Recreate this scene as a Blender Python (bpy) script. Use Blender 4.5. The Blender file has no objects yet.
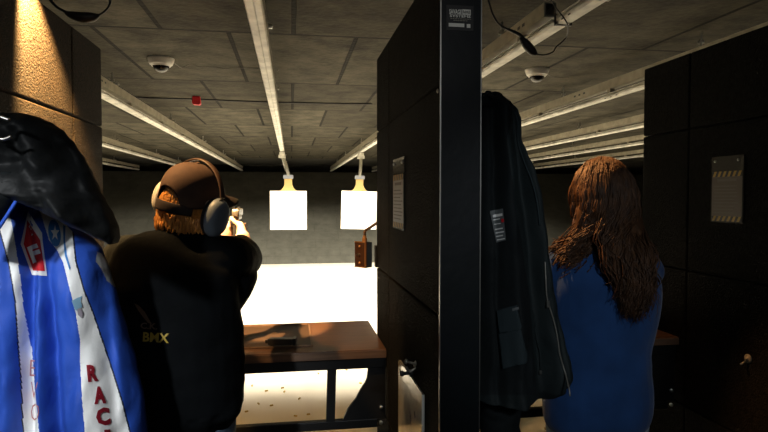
import bpy, bmesh, math, random
from mathutils import Vector, Matrix, noise
from mathutils.bvhtree import BVHTree
random.seed(7)
PI = math.pi
C = bpy.context.scene.collection
scene = bpy.context.scene

# ------------------------------------------------------------------ camera
F = 580.0
EYE = Vector((0, 0, 1.6))
TH = math.atan(19 / F)
PS = math.atan(93 / F * math.cos(TH))
FW = Vector((math.sin(PS) * math.cos(TH), math.cos(PS) * math.cos(TH), -math.sin(TH)))
RT = Vector((math.cos(PS), -math.sin(PS), 0))
UP = RT.cross(FW)
cam_d = bpy.data.cameras.new('camera')
cam_d.sensor_width = 36
cam_d.lens = F * 36 / 768
cam_d.clip_start = 0.02
cam = bpy.data.objects.new('camera', cam_d)
C.objects.link(cam)
cam.location = EYE
cam.rotation_euler = FW.to_track_quat('-Z', 'Y').to_euler()
scene.camera = cam


def ray(px, py):
    return (RT * ((px - 384) / F) + UP * ((216 - py) / F) + FW).normalized()


def P(px, py, X=None, Y=None, Z=None):
    """world point seen at a pixel of the photograph, on a known plane"""
    d = ray(px, py)
    if X is not None: t = (X - EYE.x) / d.x
    elif Y is not None: t = (Y - EYE.y) / d.y
    else: t = (Z - EYE.z) / d.z
    return EYE + d * t


def pix(p):
    v = Vector(p) - EYE
    z = v.dot(FW)
    return 384 + F * v.dot(RT) / z, 216 - F * v.dot(UP) / z


# ------------------------------------------------------------------ materials
def mat(name, col, rough=0.6, metal=0.0, spec=0.5, var=0.0, vscale=6.0, bump=0.0, bscale=60.0, bdist=0.01,
        stretch=(1, 1, 1), alpha=None, transmission=0.0, emit=None, sheen=0.0, col2=None, coat=0.0):
    m = bpy.data.materials.new(name)
    m.use_nodes = True
    nt = m.node_tree
    b = nt.nodes['Principled BSDF']
    c = (*col, 1)
    b.inputs['Base Color'].default_value = c
    b.inputs['Roughness'].default_value = rough
    b.inputs['Metallic'].default_value = metal
    b.inputs['Specular IOR Level'].default_value = spec
    if transmission: b.inputs['Transmission Weight'].default_value = transmission
    if alpha is not None: b.inputs['Alpha'].default_value = alpha
    if sheen: b.inputs['Sheen Weight'].default_value = sheen
    if coat: b.inputs['Coat Weight'].default_value = coat
    tc = nt.nodes.new('ShaderNodeTexCoord')
    mp = nt.nodes.new('ShaderNodeMapping')
    mp.inputs['Scale'].default_value = stretch
    nt.links.new(tc.outputs['Object'], mp.inputs['Vector'])
    if var or col2:
        n = nt.nodes.new('ShaderNodeTexNoise')
        n.inputs['Scale'].default_value = vscale
        n.inputs['Detail'].default_value = 6
        r = nt.nodes.new('ShaderNodeValToRGB')
        e = r.color_ramp.elements
        e[0].position, e[1].position = 0.3, 0.7
        if col2:
            e[0].color, e[1].color = c, (*col2, 1)
        else:
            e[0].color = (*[x * (1 - var) for x in col], 1)
            e[1].color = (*[min(1, x * (1 + var)) for x in col], 1)
        nt.links.new(mp.outputs['Vector'], n.inputs['Vector'])
        nt.links.new(n.outputs['Fac'], r.inputs['Fac'])
        nt.links.new(r.outputs['Color'], b.inputs['Base Color'])
    if bump:
        n2 = nt.nodes.new('ShaderNodeTexNoise')
        n2.inputs['Scale'].default_value = bscale
        n2.inputs['Detail'].default_value = 5
        bp = nt.nodes.new('ShaderNodeBump')
        bp.inputs['Strength'].default_value = bump
        bp.inputs['Distance'].default_value = bdist
        nt.links.new(mp.outputs['Vector'], n2.inputs['Vector'])
        nt.links.new(n2.outputs['Fac'], bp.inputs['Height'])
        nt.links.new(bp.outputs['Normal'], b.inputs['Normal'])
    return m


def tile_mat(name, c1, c2, mortar, bw, rh, off=(0, 0, 0), rot=(0, 0, 0), rough=0.9, bump=0.4, msize=0.012, bscale=70, contrast=0.05):
    m = mat(name, c1, rough=rough, spec=0.2)
    nt = m.node_tree
    b = nt.nodes['Principled BSDF']
    mp = [n for n in nt.nodes if n.type == 'MAPPING'][0]
    mp.inputs['Location'].default_value = off
    mp.inputs['Rotation'].default_value = rot
    br = nt.nodes.new('ShaderNodeTexBrick')
    br.offset = 0.5
    br.inputs['Color1'].default_value = (*c1, 1)
    br.inputs['Color2'].default_value = (*c2, 1)
    br.inputs['Mortar'].default_value = (*mortar, 1)
    br.inputs['Scale'].default_value = 1
    br.inputs['Mortar Size'].default_value = msize
    br.inputs['Mortar Smooth'].default_value = 0.3
    br.inputs['Brick Width'].default_value = bw
    br.inputs['Row Height'].default_value = rh
    nt.links.new(mp.outputs['Vector'], br.inputs['Vector'])
    n = nt.nodes.new('ShaderNodeTexNoise')
    n.inputs['Scale'].default_value = 3.5
    n.inputs['Detail'].default_value = 8
    n.inputs['Roughness'].default_value = 0.7
    nt.links.new(mp.outputs['Vector'], n.inputs['Vector'])
    r = nt.nodes.new('ShaderNodeValToRGB')
    r.color_ramp.elements[0].color = (0.5 - contrast, 0.5 - contrast, 0.5 - contrast, 1)
    r.color_ramp.elements[1].color = (1.3 + contrast, 1.3 + contrast, 1.3 + contrast, 1)
    r.color_ramp.elements[0].position = 0.3
    r.color_ramp.elements[1].position = 0.7
    nt.links.new(n.outputs['Fac'], r.inputs['Fac'])
    mx = nt.nodes.new('ShaderNodeMixRGB')
    mx.blend_type = 'MULTIPLY'
    mx.inputs['Fac'].default_value = 1
    nt.links.new(br.outputs['Color'], mx.inputs['Color1'])
    nt.links.new(r.outputs['Color'], mx.inputs['Color2'])
    nt.links.new(mx.outputs['Color'], b.inputs['Base Color'])
    n2 = nt.nodes.new('ShaderNodeTexNoise')
    n2.inputs['Scale'].default_value = bscale
    nt.links.new(mp.outputs['Vector'], n2.inputs['Vector'])
    ad = nt.nodes.new('ShaderNodeMath')
    ad.operation = 'SUBTRACT'
    nt.links.new(n2.outputs['Fac'], ad.inputs[0])
    nt.links.new(br.outputs['Fac'], ad.inputs[1])
    bp = nt.nodes.new('ShaderNodeBump')
    bp.inputs['Strength'].default_value = bump
    bp.inputs['Distance'].default_value = 0.01
    nt.links.new(ad.outputs[0], bp.inputs['Height'])
    nt.links.new(bp.outputs['Normal'], b.inputs['Normal'])
    return m


M = {}
M['foam_b'] = mat('brown_foam_rubber', (0.011, 0.006, 0.0025), rough=0.75, spec=0.18, var=0.85, vscale=110, bump=1.0, bscale=170, bdist=0.012)
M['foam'] = mat('foam_rubber', (0.0065, 0.006, 0.0052), rough=0.9, spec=0.06, var=0.6, vscale=55, bump=1.0, bscale=130, bdist=0.006)
M['post'] = mat('painted_black_steel', (0.0035, 0.0055, 0.007), rough=0.42, spec=0.25, var=0.3, bump=0.05, bscale=30)
M['steel'] = mat('black_steel', (0.008, 0.008, 0.008), rough=0.5, var=0.3)
M['silver'] = mat('bare_steel', (0.55, 0.54, 0.5), rough=0.3, metal=1.0)
M['alu'] = mat('painted_rail', (0.62, 0.60, 0.53), rough=0.5, var=0.3, vscale=9)
M['alu2'] = mat('rail_beam', (0.30, 0.27, 0.20), rough=0.55, var=0.2, vscale=12)
M['bracket'] = mat('bracket_metal', (0.30, 0.28, 0.22), rough=0.5, metal=0.3)
M['white_plastic'] = mat('white_plastic', (0.75, 0.72, 0.66), rough=0.4)
M['dome'] = mat('smoked_dome', (0.01, 0.01, 0.012), rough=0.08)
M['red'] = mat('red_plastic', (0.65, 0.02, 0.03), rough=0.4)
M['cable'] = mat('black_cable', (0.006, 0.006, 0.006), rough=0.5)
M['wire'] = mat('grey_wire', (0.12, 0.11, 0.09), rough=0.6)
M['paper'] = mat('white_paper', (0.92, 0.91, 0.88), rough=0.8)
M['card'] = mat('cardboard', (0.40, 0.27, 0.09), rough=0.85, var=0.1)
M['wood'] = mat('stained_wood', (0.10, 0.045, 0.020), rough=0.42, var=0.35, vscale=5, stretch=(1, 14, 14), bump=0.05, bscale=20, coat=0.15)
M['wood_edge'] = mat('wood_edge', (0.15, 0.085, 0.05), rough=0.6, var=0.25, vscale=5, stretch=(1, 14, 14))
M['mat'] = mat('counter_mat', (0.045, 0.024, 0.012), rough=0.55, var=0.2)
M['gun'] = mat('gun_black', (0.012, 0.012, 0.012), rough=0.35, spec=0.6)
M['gunsteel'] = mat('gun_steel', (0.5, 0.46, 0.38), rough=0.3, metal=0.9)
M['brass'] = mat('brass', (0.6, 0.42, 0.12), rough=0.35, metal=0.8)
M['skin'] = mat('skin', (0.62, 0.38, 0.27), rough=0.5, var=0.06, vscale=20)
M['eye'] = mat('eye_white', (0.8, 0.8, 0.78), rough=0.2)
M['hair_m'] = mat('auburn_hair', (0.36, 0.125, 0.022), rough=0.5, col2=(0.75, 0.33, 0.07), vscale=120, stretch=(1, 1, 0.15), bump=0.6, bscale=160, bdist=0.004)
M['hair_w'] = mat('brown_hair', (0.020, 0.009, 0.004), rough=0.58, spec=0.3, col2=(0.085, 0.038, 0.016), vscale=70, stretch=(1, 1, 0.2), bump=0.6, bscale=150, bdist=0.003)
M['cap'] = mat('brown_cap', (0.075, 0.038, 0.022), rough=0.85, var=0.15, vscale=30, bump=0.15, bscale=300, bdist=0.002)
M['cap_dark'] = mat('dark_cap_mesh', (0.022, 0.012, 0.009), rough=0.9, bump=0.2, bscale=300, bdist=0.002)
M['cup'] = mat('ear_cup_plastic', (0.16, 0.19, 0.225), rough=0.45, var=0.1)
M['cushion'] = mat('ear_cushion', (0.015, 0.015, 0.017), rough=0.5)
M['band'] = mat('headband', (0.07, 0.035, 0.02), rough=0.5)
M['cupsilver'] = mat('ear_cup_light', (0.62, 0.58, 0.50), rough=0.35)
M['jacket_m'] = mat('black_jacket_cloth', (0.0030, 0.0038, 0.0046), rough=0.85, spec=0.08, var=0.3, bump=0.2, bscale=25, bdist=0.02)
M['gold'] = mat('gold_thread', (0.40, 0.27, 0.02), rough=0.5)
M['jeans'] = mat('denim', (0.10, 0.16, 0.24), rough=0.85, var=0.25, vscale=40, bump=0.2, bscale=300, bdist=0.002)
M['jeans_l'] = mat('pale_denim', (0.30, 0.37, 0.45), rough=0.85, var=0.2, vscale=40)
M['shoe'] = mat('shoe_leather', (0.03, 0.025, 0.02), rough=0.5)
M['sweater'] = mat('blue_sweater', (0.014, 0.052, 0.165), rough=0.9, spec=0.2, var=0.2, vscale=9, bump=0.25, bscale=220, bdist=0.003, sheen=0.15)
M['blue'] = mat('royal_blue_nylon', (0.022, 0.090, 0.52), rough=0.66, spec=0.4, var=0.12, vscale=5, bump=0.25, bscale=14, bdist=0.02)
M['white_n'] = mat('white_nylon', (0.90, 0.91, 0.90), rough=0.65, spec=0.4, var=0.05, bump=0.25, bscale=16, bdist=0.02)
M['navy'] = mat('navy_piping', (0.008, 0.012, 0.03), rough=0.6)
M['grey_p'] = mat('grey_panel', (0.45, 0.46, 0.46), rough=0.5, bump=0.2, bscale=16, bdist=0.02)
M['red_p'] = mat('red_patch', (0.60, 0.012, 0.022), rough=0.6, bump=0.2, bscale=200, bdist=0.001)
M['crimson'] = mat('crimson_letters', (0.26, 0.006, 0.018), rough=0.6)
M['faint_red'] = mat('faint_red_outline', (0.55, 0.22, 0.22), rough=0.6)
M['silver_t'] = mat('silver_thread', (0.55, 0.56, 0.58), rough=0.5)
M['patch_b'] = mat('light_blue_patch', (0.03, 0.20, 0.55), rough=0.6)
M['bird'] = mat('pale_blue_thread', (0.25, 0.45, 0.60), rough=0.6)
M['bird2'] = mat('mauve_thread', (0.40, 0.36, 0.42), rough=0.6)
M['black_n'] = mat('black_nylon', (0.007, 0.008, 0.0085), rough=0.62, spec=0.3, var=0.3, bump=0.35, bscale=11, bdist=0.03)
M['coat'] = mat('charcoal_coat', (0.011, 0.0165, 0.0175), rough=0.75, spec=0.25, var=0.25, vscale=5, bump=0.3, bscale=16, bdist=0.02)
M['coat_l'] = mat('black_lining', (0.0065, 0.009, 0.010), rough=0.8, spec=0.2, var=0.3, bump=0.3, bscale=14, bdist=0.02)
M['coat_p'] = mat('coat_pocket_cloth', (0.021, 0.031, 0.035), rough=0.8, spec=0.2, bump=0.2, bscale=30, bdist=0.01)
M['zip'] = mat('zip_metal', (0.28, 0.27, 0.24), rough=0.4, metal=0.6)
M['label'] = mat('label_grey', (0.10, 0.11, 0.11), rough=0.7)
M['label_w'] = mat('label_print', (0.7, 0.7, 0.68), rough=0.7)
M['sign_w'] = mat('sign_white', (0.95, 0.94, 0.85), rough=0.6)
M['sheet'] = mat('sign_sheet', (0.12, 0.095, 0.075), rough=0.35, var=0.2, vscale=4, coat=0.4)
M['sheet2'] = mat('sign_sheet_pale', (0.34, 0.32, 0.27), rough=0.3, var=0.15, vscale=4, coat=0.5)
M['sheet_top'] = mat('clear_film', (0.045, 0.042, 0.035), rough=0.25, coat=0.3)
M['haz'] = mat('hazard_yellow', (0.40, 0.24, 0.02), rough=0.5)
M['hazb'] = mat('hazard_black', (0.01, 0.01, 0.01), rough=0.5)
M['ink'] = mat('ink', (0.16, 0.14, 0.12), rough=0.7)
M['acrylic'] = mat('scuffed_acrylic', (0.42, 0.38, 0.31), rough=0.22, var=0.3, vscale=9, bump=0.25, bscale=12, coat=0.6)
M['box_dark'] = mat('switch_face', (0.06, 0.022, 0.010), rough=0.4, coat=0.3)
M['box_grey'] = mat('grey_enamel', (0.19, 0.20, 0.215), rough=0.5, var=0.1)
M['copper'] = mat('copper_trim', (0.75, 0.36, 0.14), rough=0.35, metal=0.7)
M['conduit'] = mat('brown_conduit', (0.10, 0.055, 0.03), rough=0.5)
M['dim_box'] = mat('dull_card', (0.10, 0.11, 0.10), rough=0.8)
M['ceil'] = tile_mat('ceiling_foam_tiles', (0.044, 0.039, 0.027), (0.076, 0.069, 0.049), (0.010, 0.009, 0.006), 0.78, 1.55, off=(-0.02, -0.55, 0), msize=0.016, contrast=0.22, bump=0.8, bscale=28)
M['trap'] = tile_mat('inclined_trap_plates', (0.104, 0.100, 0.080), (0.110, 0.106, 0.085), (0.094, 0.090, 0.072), 1.2, 0.3, rot=(-0.98, 0, 0), contrast=-0.2, msize=0.01, bump=0.2)
M['sidewall'] = tile_mat('side_wall_blocks', (0.050, 0.047, 0.038), (0.058, 0.054, 0.044), (0.035, 0.033, 0.027), 0.6, 0.3, rot=(-PI / 2, 0, PI / 2), msize=0.01, bump=0.2)
M['roomwall'] = mat('booth_room_wall', (0.05, 0.05, 0.05), rough=0.9, var=0.2)
M['range_floor'] = mat('pale_concrete', (0.84, 0.76, 0.62), rough=0.6, var=0.05, vscale=2.0, bump=0.05, bscale=40, stretch=(3, 0.3, 1))
M['booth_floor'] = mat('rubber_floor', (0.03, 0.03, 0.03), rough=0.8, var=0.3)
M['trapceil'] = mat('trap_hood', (0.045, 0.042, 0.034), rough=0.9, var=0.3)
M['trapfloor'] = mat('trap_strip', (0.037, 0.0355, 0.029), rough=0.9, var=0.3, vscale=12)


# ------------------------------------------------------------------ object helpers
def link(o, parent=None):
    C.objects.link(o)
    if parent is not None:
        o.parent = parent
        if parent.type == 'EMPTY':
            o.location = -parent.location
    return o


def tag(o, label=None, cat=None, group=None, kind=None):
    if label: o['label'] = label
    if cat: o['category'] = cat
    if group: o['group'] = group
    if kind: o['kind'] = kind
    return o


def thing(name, loc, label, cat, group=None):
    o = bpy.data.objects.new(name, None)
    o.empty_display_size = 0.05
    C.objects.link(o)
    o.location = loc
    return tag(o, label, cat, group)


def obj(name, bm, m, parent=None, smooth=False, bevel=0):
    """links a bmesh (or mesh) as ONE mesh object"""
    if isinstance(bm, bpy.types.Mesh):
        me = bm
    else:
        bmesh.ops.recalc_face_normals(bm, faces=bm.faces)
        me = bpy.data.meshes.new(name)
        bm.to_mesh(me)
        bm.free()
    if m is not None:
        for x in (m if isinstance(m, list) else [m]):
            me.materials.append(x)
    if smooth:
        for p in me.polygons: p.use_smooth = True
    o = bpy.data.objects.new(name, me)
    link(o, parent)
    if bevel:
        md = o.modifiers.new('bevel', 'BEVEL')
        md.width = bevel
        md.segments = 2
        md.limit_method = 'ANGLE'
    return o


def objs(name, bm, m, parent=None, smooth=False, bevel=0):
    """one object for each loose piece of the bmesh"""
    bm.verts.index_update()
    bm.verts.ensure_lookup_table()
    seen, out = set(), []
    for v0 in list(bm.verts):
        if v0 in seen: continue
        st, comp = [v0], []
        seen.add(v0)
        while st:
            v = st.pop()
            comp.append(v)
            for e in v.link_edges:
                w_ = e.other_vert(v)
                if w_ not in seen:
                    seen.add(w_)
                    st.append(w_)
        nb_ = bmesh.new()
        mp_ = {v: nb_.verts.new(v.co) for v in comp}
        for f in {f for v in comp for f in v.link_faces}:
            nb_.faces.new([mp_[v] for v in f.verts])
        out.append(obj(name, nb_, m, parent, smooth, bevel))
    bm.free()
    return out


def NB(): return bmesh.new()


def box(bm, a, b, mtx=None, mi=0):
    a, b = Vector(a), Vector(b)
    vs = []
    for i in range(8):
        v = Vector((b.x if i & 1 else a.x, b.y if i & 2 else a.y, b.z if i & 4 else a.z))
        vs.append(bm.verts.new(mtx @ v if mtx else v))
    for f in ((0, 2, 3, 1), (4, 5, 7, 6), (0, 1, 5, 4), (2, 6, 7, 3), (0, 4, 6, 2), (1, 3, 7, 5)):
        bm.faces.new([vs[k] for k in f]).material_index = mi
    return bm


def catmull(pts, n=4):
    pts = [Vector(p) for p in pts]
    if len(pts) < 3: return pts
    out = []
    for i in range(len(pts) - 1):
        p0, p1, p2 = pts[max(i - 1, 0)], pts[i], pts[i + 1]
        p3 = pts[min(i + 2, len(pts) - 1)]
        for k in range(n):
            t = k / n
            out.append(0.5 * ((2 * p1) + (p2 - p0) * t + (2 * p0 - 5 * p1 + 4 * p2 - p3) * t * t + (3 * p1 - p0 - 3 * p2 + p3) * t ** 3))
    out.append(pts[-1])
    return out


def loft(bm, pts, rad, hint=(1, 0, 0), seg=16, sub=4, rnd=0.6, mi=0):
    """closed tube with elliptical rings; rad items are r or (a along hint, b across)"""
    rad = [(r, r) if not isinstance(r, (tuple, list)) else r for r in rad]
    q = [Vector((a, b, 0)) for a, b in rad]
    if sub > 1 and len(pts) > 2:
        pts, q = catmull(pts, sub), catmull(q, sub)
    else:
        pts = [Vector(p) for p in pts]
    n = len(pts)
    hint = Vector(hint)
    rings = []

    def ring(c, u, v, a, b):
        return [bm.verts.new(c + u * (a * math.cos(2 * PI * k / seg)) + v * (b * math.sin(2 * PI * k / seg))) for k in range(seg)]

    prevu = None
    for i, p in enumerate(pts):
        t = (pts[min(i + 1, n - 1)] - pts[max(i - 1, 0)]).normalized()
        h = prevu if prevu is not None else hint
        u = h - t * h.dot(t)
        if u.length < 1e-4: u = t.orthogonal()
        u.normalize()
        prevu = u
        v = t.cross(u)
        a, b = max(q[i].x, 1e-4), max(q[i].y, 1e-4)
        if i == 0 and rnd:
            rr = min(a, b) * rnd
            rings.append(ring(p - t * rr, u, v, a * 0.35, b * 0.35))
            rings.append(ring(p - t * rr * 0.6, u, v, a * 0.8, b * 0.8))
        rings.append(ring(p, u, v, a, b))
        if i == n - 1 and rnd:
            rr = min(a, b) * rnd
            rings.append(ring(p + t * rr * 0.6, u, v, a * 0.8, b * 0.8))
            rings.append(ring(p + t * rr, u, v, a * 0.35, b * 0.35))
    for r0, r1 in zip(rings[:-1], rings[1:]):
        for k in range(seg):
            bm.faces.new((r0[k], r0[(k + 1) % seg], r1[(k + 1) % seg], r1[k])).material_index = mi
    bm.faces.new(rings[0][::-1]).material_index = mi
    bm.faces.new(rings[-1]).material_index = mi
    return bm


def tube(bm, pts, r, seg=8, sub=4, mi=0):
    rr = r if isinstance(r, list) else [r] * len(pts)
    return loft(bm, pts, rr, hint=(0.3, 0.2, 0.93), seg=seg, sub=sub, rnd=0.3, mi=mi)


def ell(bm, c, r, mtx=None, u=20, v=12):
    m = Matrix.Translation(c) @ (mtx.to_4x4() if mtx else Matrix()) @ Matrix.Diagonal((*r, 1))
    bmesh.ops.create_uvsphere(bm, u_segments=u, v_segments=v, radius=1, matrix=m)
    return bm


def prism(bm, poly, org, eu, ev, en, th, mi=0):
    """polygon (u,v) in the frame (org,eu,ev) extruded by th along en"""
    org, eu, ev, en = Vector(org), Vector(eu), Vector(ev), Vector(en)
    lo = [bm.verts.new(org + eu * u + ev * v) for u, v in poly]
    hi = [bm.verts.new(org + eu * u + ev * v + en * th) for u, v in poly]
    bm.faces.new(lo).material_index = mi
    bm.faces.new(hi[::-1]).material_index = mi
    n = len(poly)
    for k in range(n):
        bm.faces.new((lo[k], lo[(k + 1) % n], hi[(k + 1) % n], hi[k])).material_index = mi
    return bm


def lathe(bm, prof, c, axis=(0, 0, 1), seg=20):
    """profile (r, h) turned about an axis"""
    ax = Vector(axis).normalized()
    u = ax.orthogonal().normalized()
    v = ax.cross(u)
    c = Vector(c)
    rings = [[bm.verts.new(c + ax * h + (u * math.cos(2 * PI * k / seg) + v * math.sin(2 * PI * k / seg)) * max(r, 1e-4)) for k in range(seg)] for r, h in prof]
    for a, b in zip(rings[:-1], rings[1:]):
        for k in range(seg):
            bm.faces.new((a[k], a[(k + 1) % seg], b[(k + 1) % seg], b[k]))
    bm.faces.new(rings[0][::-1])
    bm.faces.new(rings[-1])
    return bm


def remesh(bm, voxel, smooth=4, fac=0.5):
    """one continuous skin over overlapping lofts"""
    bmesh.ops.recalc_face_normals(bm, faces=bm.faces)
    me = bpy.data.meshes.new('tmp')
    bm.to_mesh(me)
    bm.free()
    o = bpy.data.objects.new('tmp', me)
    C.objects.link(o)
    r = o.modifiers.new('r', 'REMESH')
    r.mode = 'VOXEL'
    r.voxel_size = voxel
    r.use_smooth_shade = True
    if smooth:
        s = o.modifiers.new('s', 'SMOOTH')
        s.iterations = smooth
        s.factor = fac
    dg = bpy.context.evaluated_depsgraph_get()
    out = bpy.data.meshes.new_from_object(o.evaluated_get(dg))
    bpy.data.objects.remove(o)
    bpy.data.meshes.remove(me)
    out.materials.clear()
    for p in out.polygons: p.use_smooth = True
    return out


def displace(me, fn):
    ns = [v.normal.copy() for v in me.vertices]
    for v, n in zip(me.vertices, ns):
        v.co = v.co + n * fn(v.co)
    me.update()


def bvh_of(o):
    off = Vector((0, 0, 0))
    return BVHTree.FromPolygons([v.co + off for v in o.data.vertices], [p.vertices[:] for p in o.data.polygons])


def text_polys(txt, bold=True, res=2):
    cu = bpy.data.curves.new('t', 'FONT')
    cu.body = txt
    cu.size = 1
    cu.align_x = 'CENTER'
    cu.align_y = 'CENTER'
    cu.resolution_u = res
    if bold: cu.offset = 0.055 if len(txt) == 1 else 0.03
    else: cu.offset = -0.012
    o = bpy.data.objects.new('t', cu)
    C.objects.link(o)
    dg = bpy.context.evaluated_depsgraph_get()
    dg.update()
    me = bpy.data.meshes.new_from_object(o.evaluated_get(dg))
    bm = bmesh.new()
    bm.from_mesh(me)
    bpy.data.objects.remove(o)
    bmesh.ops.triangulate(bm, faces=bm.faces)
    return bm


def drape(bm2d, fn, bvh, off=0.0018, cuts=2):
    """lays a flat figure (2-D bmesh) on a cloth surface: fn gives the pixel of each vertex as seen from the camera's place"""
    if cuts:
        bmesh.ops.subdivide_edges(bm2d, edges=bm2d.edges, cuts=cuts, use_grid_fill=True)
    dead = []
    for v in bm2d.verts:
        d = ray(*fn(v.co.x, v.co.y))
        h = bvh.ray_cast(EYE, d)
        if h[0] is None:
            dead.append(v)
            continue
        n = h[1]
        if n.dot(d) > 0: n = -n
        v.co = h[0] + (n * 0.15 - d * 0.85).normalized() * off
    if dead: bmesh.ops.delete(bm2d, geom=dead, context='VERTS')
    return bm2d


def poly2d(pts):
    bm = bmesh.new()
    bm.faces.new([bm.verts.new((x, y, 0)) for x, y in pts])
    bmesh.ops.triangulate(bm, faces=bm.faces)
    return bm


def inpoly(x, y, poly):
    c = False
    n = len(poly)
    for i in range(n):
        x0, y0 = poly[i]
        x1, y1 = poly[(i + 1) % n]
        if (y0 > y) != (y1 > y) and x < (x1 - x0) * (y - y0) / (y1 - y0) + x0: c = not c
    return c


def interp(tab, t):
    if t <= tab[0][0]: return tab[0][1]
    for (t0, v0), (t1, v1) in zip(tab[:-1], tab[1:]):
        if t <= t1:
            k = (t - t0) / (t1 - t0)
            k = k * k * (3 - 2 * k) * 0.5 + k * 0.5
            return v0 + (v1 - v0) * k
    return tab[-1][1]


def struct(name, bm, m, **k):
    return tag(obj(name, bm, m, **k), kind='structure')


# ------------------------------------------------------------------ setting
CZ = 2.60          # ceiling
XL, XR, YB, YF = -7.5, 12.0, -2.6, 18.4
YN, YE = 1.5, 2.66  # near and far ends of the booth dividers
struct('floor', box(NB(), (XL, YB, -0.1), (XR, 2.75, 0)), M['booth_floor'])
struct('floor_range', box(NB(), (XL, 2.75, -0.1), (XR, 14.0, 0)), M['range_floor'])
struct('trim_1', prism(NB(), [(14.0, -0.05), (17.6, 2.345), (17.7, 2.345), (17.7, -0.05)], (XL, 0, 0), (0, 1, 0), (0, 0, 1), (1, 0, 0), XR - XL), M['trap'])
struct('ceiling', box(NB(), (XL, YB, CZ), (XR, 15.3, CZ + 0.1)), M['ceil'])
struct('trim_2', box(NB(), (XL, 15.3, CZ), (XR, YF, CZ + 0.1)), M['trapceil'])
struct('wall_back', box(NB(), (XL, YF, -0.1), (XR, YF + 0.1, CZ + 0.1)), M['trapceil'])
struct('wall_left', box(NB(), (XL - 0.1, YB, -0.1), (XL, YF + 0.1, CZ + 0.1)), M['sidewall'])
struct('wall_right', box(NB(), (XR, YB, -0.1), (XR + 0.1, YF + 0.1, CZ + 0.1)), M['sidewall'])
struct('wall_front', box(NB(), (XL, YB - 0.1, -0.1), (XR, YB, CZ + 0.1)), M['roomwall'])

# ------------------------------------------------------------------ booth dividers
XC0, XC1 = 0.392, 0.502      # centre divider
XLD = -0.797                 # right face of left divider
XRD = 1.732                  # left face of right divider
TOP = 2.235


def divider(x0, x1, label, fm='foam'):
    r = thing('booth_divider', ((x0 + x1) / 2, (YN + YE) / 2, 0), label, 'divider')
    g = 0.002
    for z0, z1 in ((0.06, 0.665), (0.665, 1.275), (1.275, 1.90), (1.90, TOP)):
        for y0, y1 in ((YN + 0.010, 2.32), (2.32, YE)):
            bm = box(NB(), (x0, y0 + g, z0 + g), (x1, y1 - g, z1 - g))
            obj('foam_panel', bm, M[fm], r, bevel=0.007)
    bm = box(NB(), (x0 + 0.02, YN + 0.02, 0.0), (x1 - 0.02, YE - 0.012, TOP - 0.012))
    obj('core_board', bm, M['steel'], r)
    # box-section steel post; silver strips stand in for the highlights on its edges
    bm = box(NB(), (x0 - 0.001, YN, 0), (x1 + 0.001, YN + 0.012, CZ - 0.002))
    p = obj('steel_post', bm, M['post'], r, bevel=0.003)
    bm = NB()
    for x in (x0 - 0.002, x1 - 0.001):
        box(bm, (x, YN - 0.0025, 0.02), (x + 0.003, YN + 0.0005, CZ - 0.01))
    objs('edge_highlight', bm, M['silver'], p)
    return r, p


dl, _ = divider(XLD - 0.11, XLD, 'foam covered booth divider lit gold at its top, behind the blue racing jacket', 'foam_b')
dc, pc = divider(XC0, XC1, 'foam covered booth divider with black steel end post between the man and the woman')
dr, _ = divider(XRD, XRD + 0.11, 'dark booth divider to the right of the woman in blue')
# round rivet on the foam next to the post
bm = lathe(NB(), [(0.006, 0), (0.006, 0.002), (0.003, 0.004)], P(438, 91, X=XC0 - 0.001), (-1, 0, 0), 12)
obj('rivet', bm, M['silver'], dc)


# maker's sign on the post: white letters on black
def flat_text(txt, c, w, h, en, eu, ev, m, parent, name='lettering'):
    bm = text_polys(txt)
    xs = [v.co.x for v in bm.verts]
    ys = [v.co.y for v in bm.verts]
    sx, sy = w / (max(xs) - min(xs)), h / (max(ys) - min(ys))
    cx, cy = (max(xs) + min(xs)) / 2, (max(ys) + min(ys)) / 2
    for v in bm.verts:
        v.co = Vector(c) + Vector(eu) * ((v.co.x - cx) * sx) + Vector(ev) * ((v.co.y - cy) * sy) + Vector(en) * 0.0006
    return obj(name, bm, m, parent)


yp = YN - 0.0015


def post_pt(px, py): return P(px, py, Y=yp)


c = post_pt(460, 18)
sg = thing('maker_sign', (c.x, yp, c.z), 'small black and white lettered sign at the top of the central steel post', 'sign')
kx = (post_pt(470, 18) - post_pt(450, 18)).x / 20
bm = box(NB(), (c.x - 13.5 * kx, yp, c.z - 12 * kx), (c.x + 13.5 * kx, yp + 0.002, c.z + 12 * kx))
obj('sign_plate', bm, M['hazb'], sg)
EX, EZ, EN = (1, 0, 0), (0, 0, 1), (0, -1, 0)
a = post_pt(455.5, 11.8)
flat_text('SAVAGE', a, 12.5 * kx, 4.8 * kx, EN, EX, EZ, M['sign_w'], sg)
a = post_pt(466.5, 12.2)
bm = box(NB(), (a.x - 4.2 * kx, yp - 0.0005, a.z - 2.5 * kx), (a.x + 4.2 * kx, yp, a.z + 2.5 * kx))
blk = obj('white_block', bm, M['sign_w'], sg)
flat_text('RANGE', a + Vector((0, -0.0005, 0)), 7.2 * kx, 3.0 * kx, EN, EX, EZ, M['hazb'], blk)
flat_text('SYSTEMS', post_pt(460.2, 16.2), 21 * kx, 2.6 * kx, EN, EX, EZ, M['sign_w'], sg)
bm = NB()
for yy, w in ((18.9, 20), (20.6, 14)):
    a = post_pt(460.5, yy)
    x = a.x - w / 2 * kx
    while x < a.x + w / 2 * kx:
        ww = random.uniform(1.2, 3) * kx
        box(bm, (x, yp - 0.0006, a.z - 0.3 * kx), (x + ww, yp, a.z + 0.3 * kx))
        x += ww + 0.6 * kx
obj('address_lines', bm, M['bracket'], sg)
bm = NB()
a = post_pt(456.5, 25)
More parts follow.
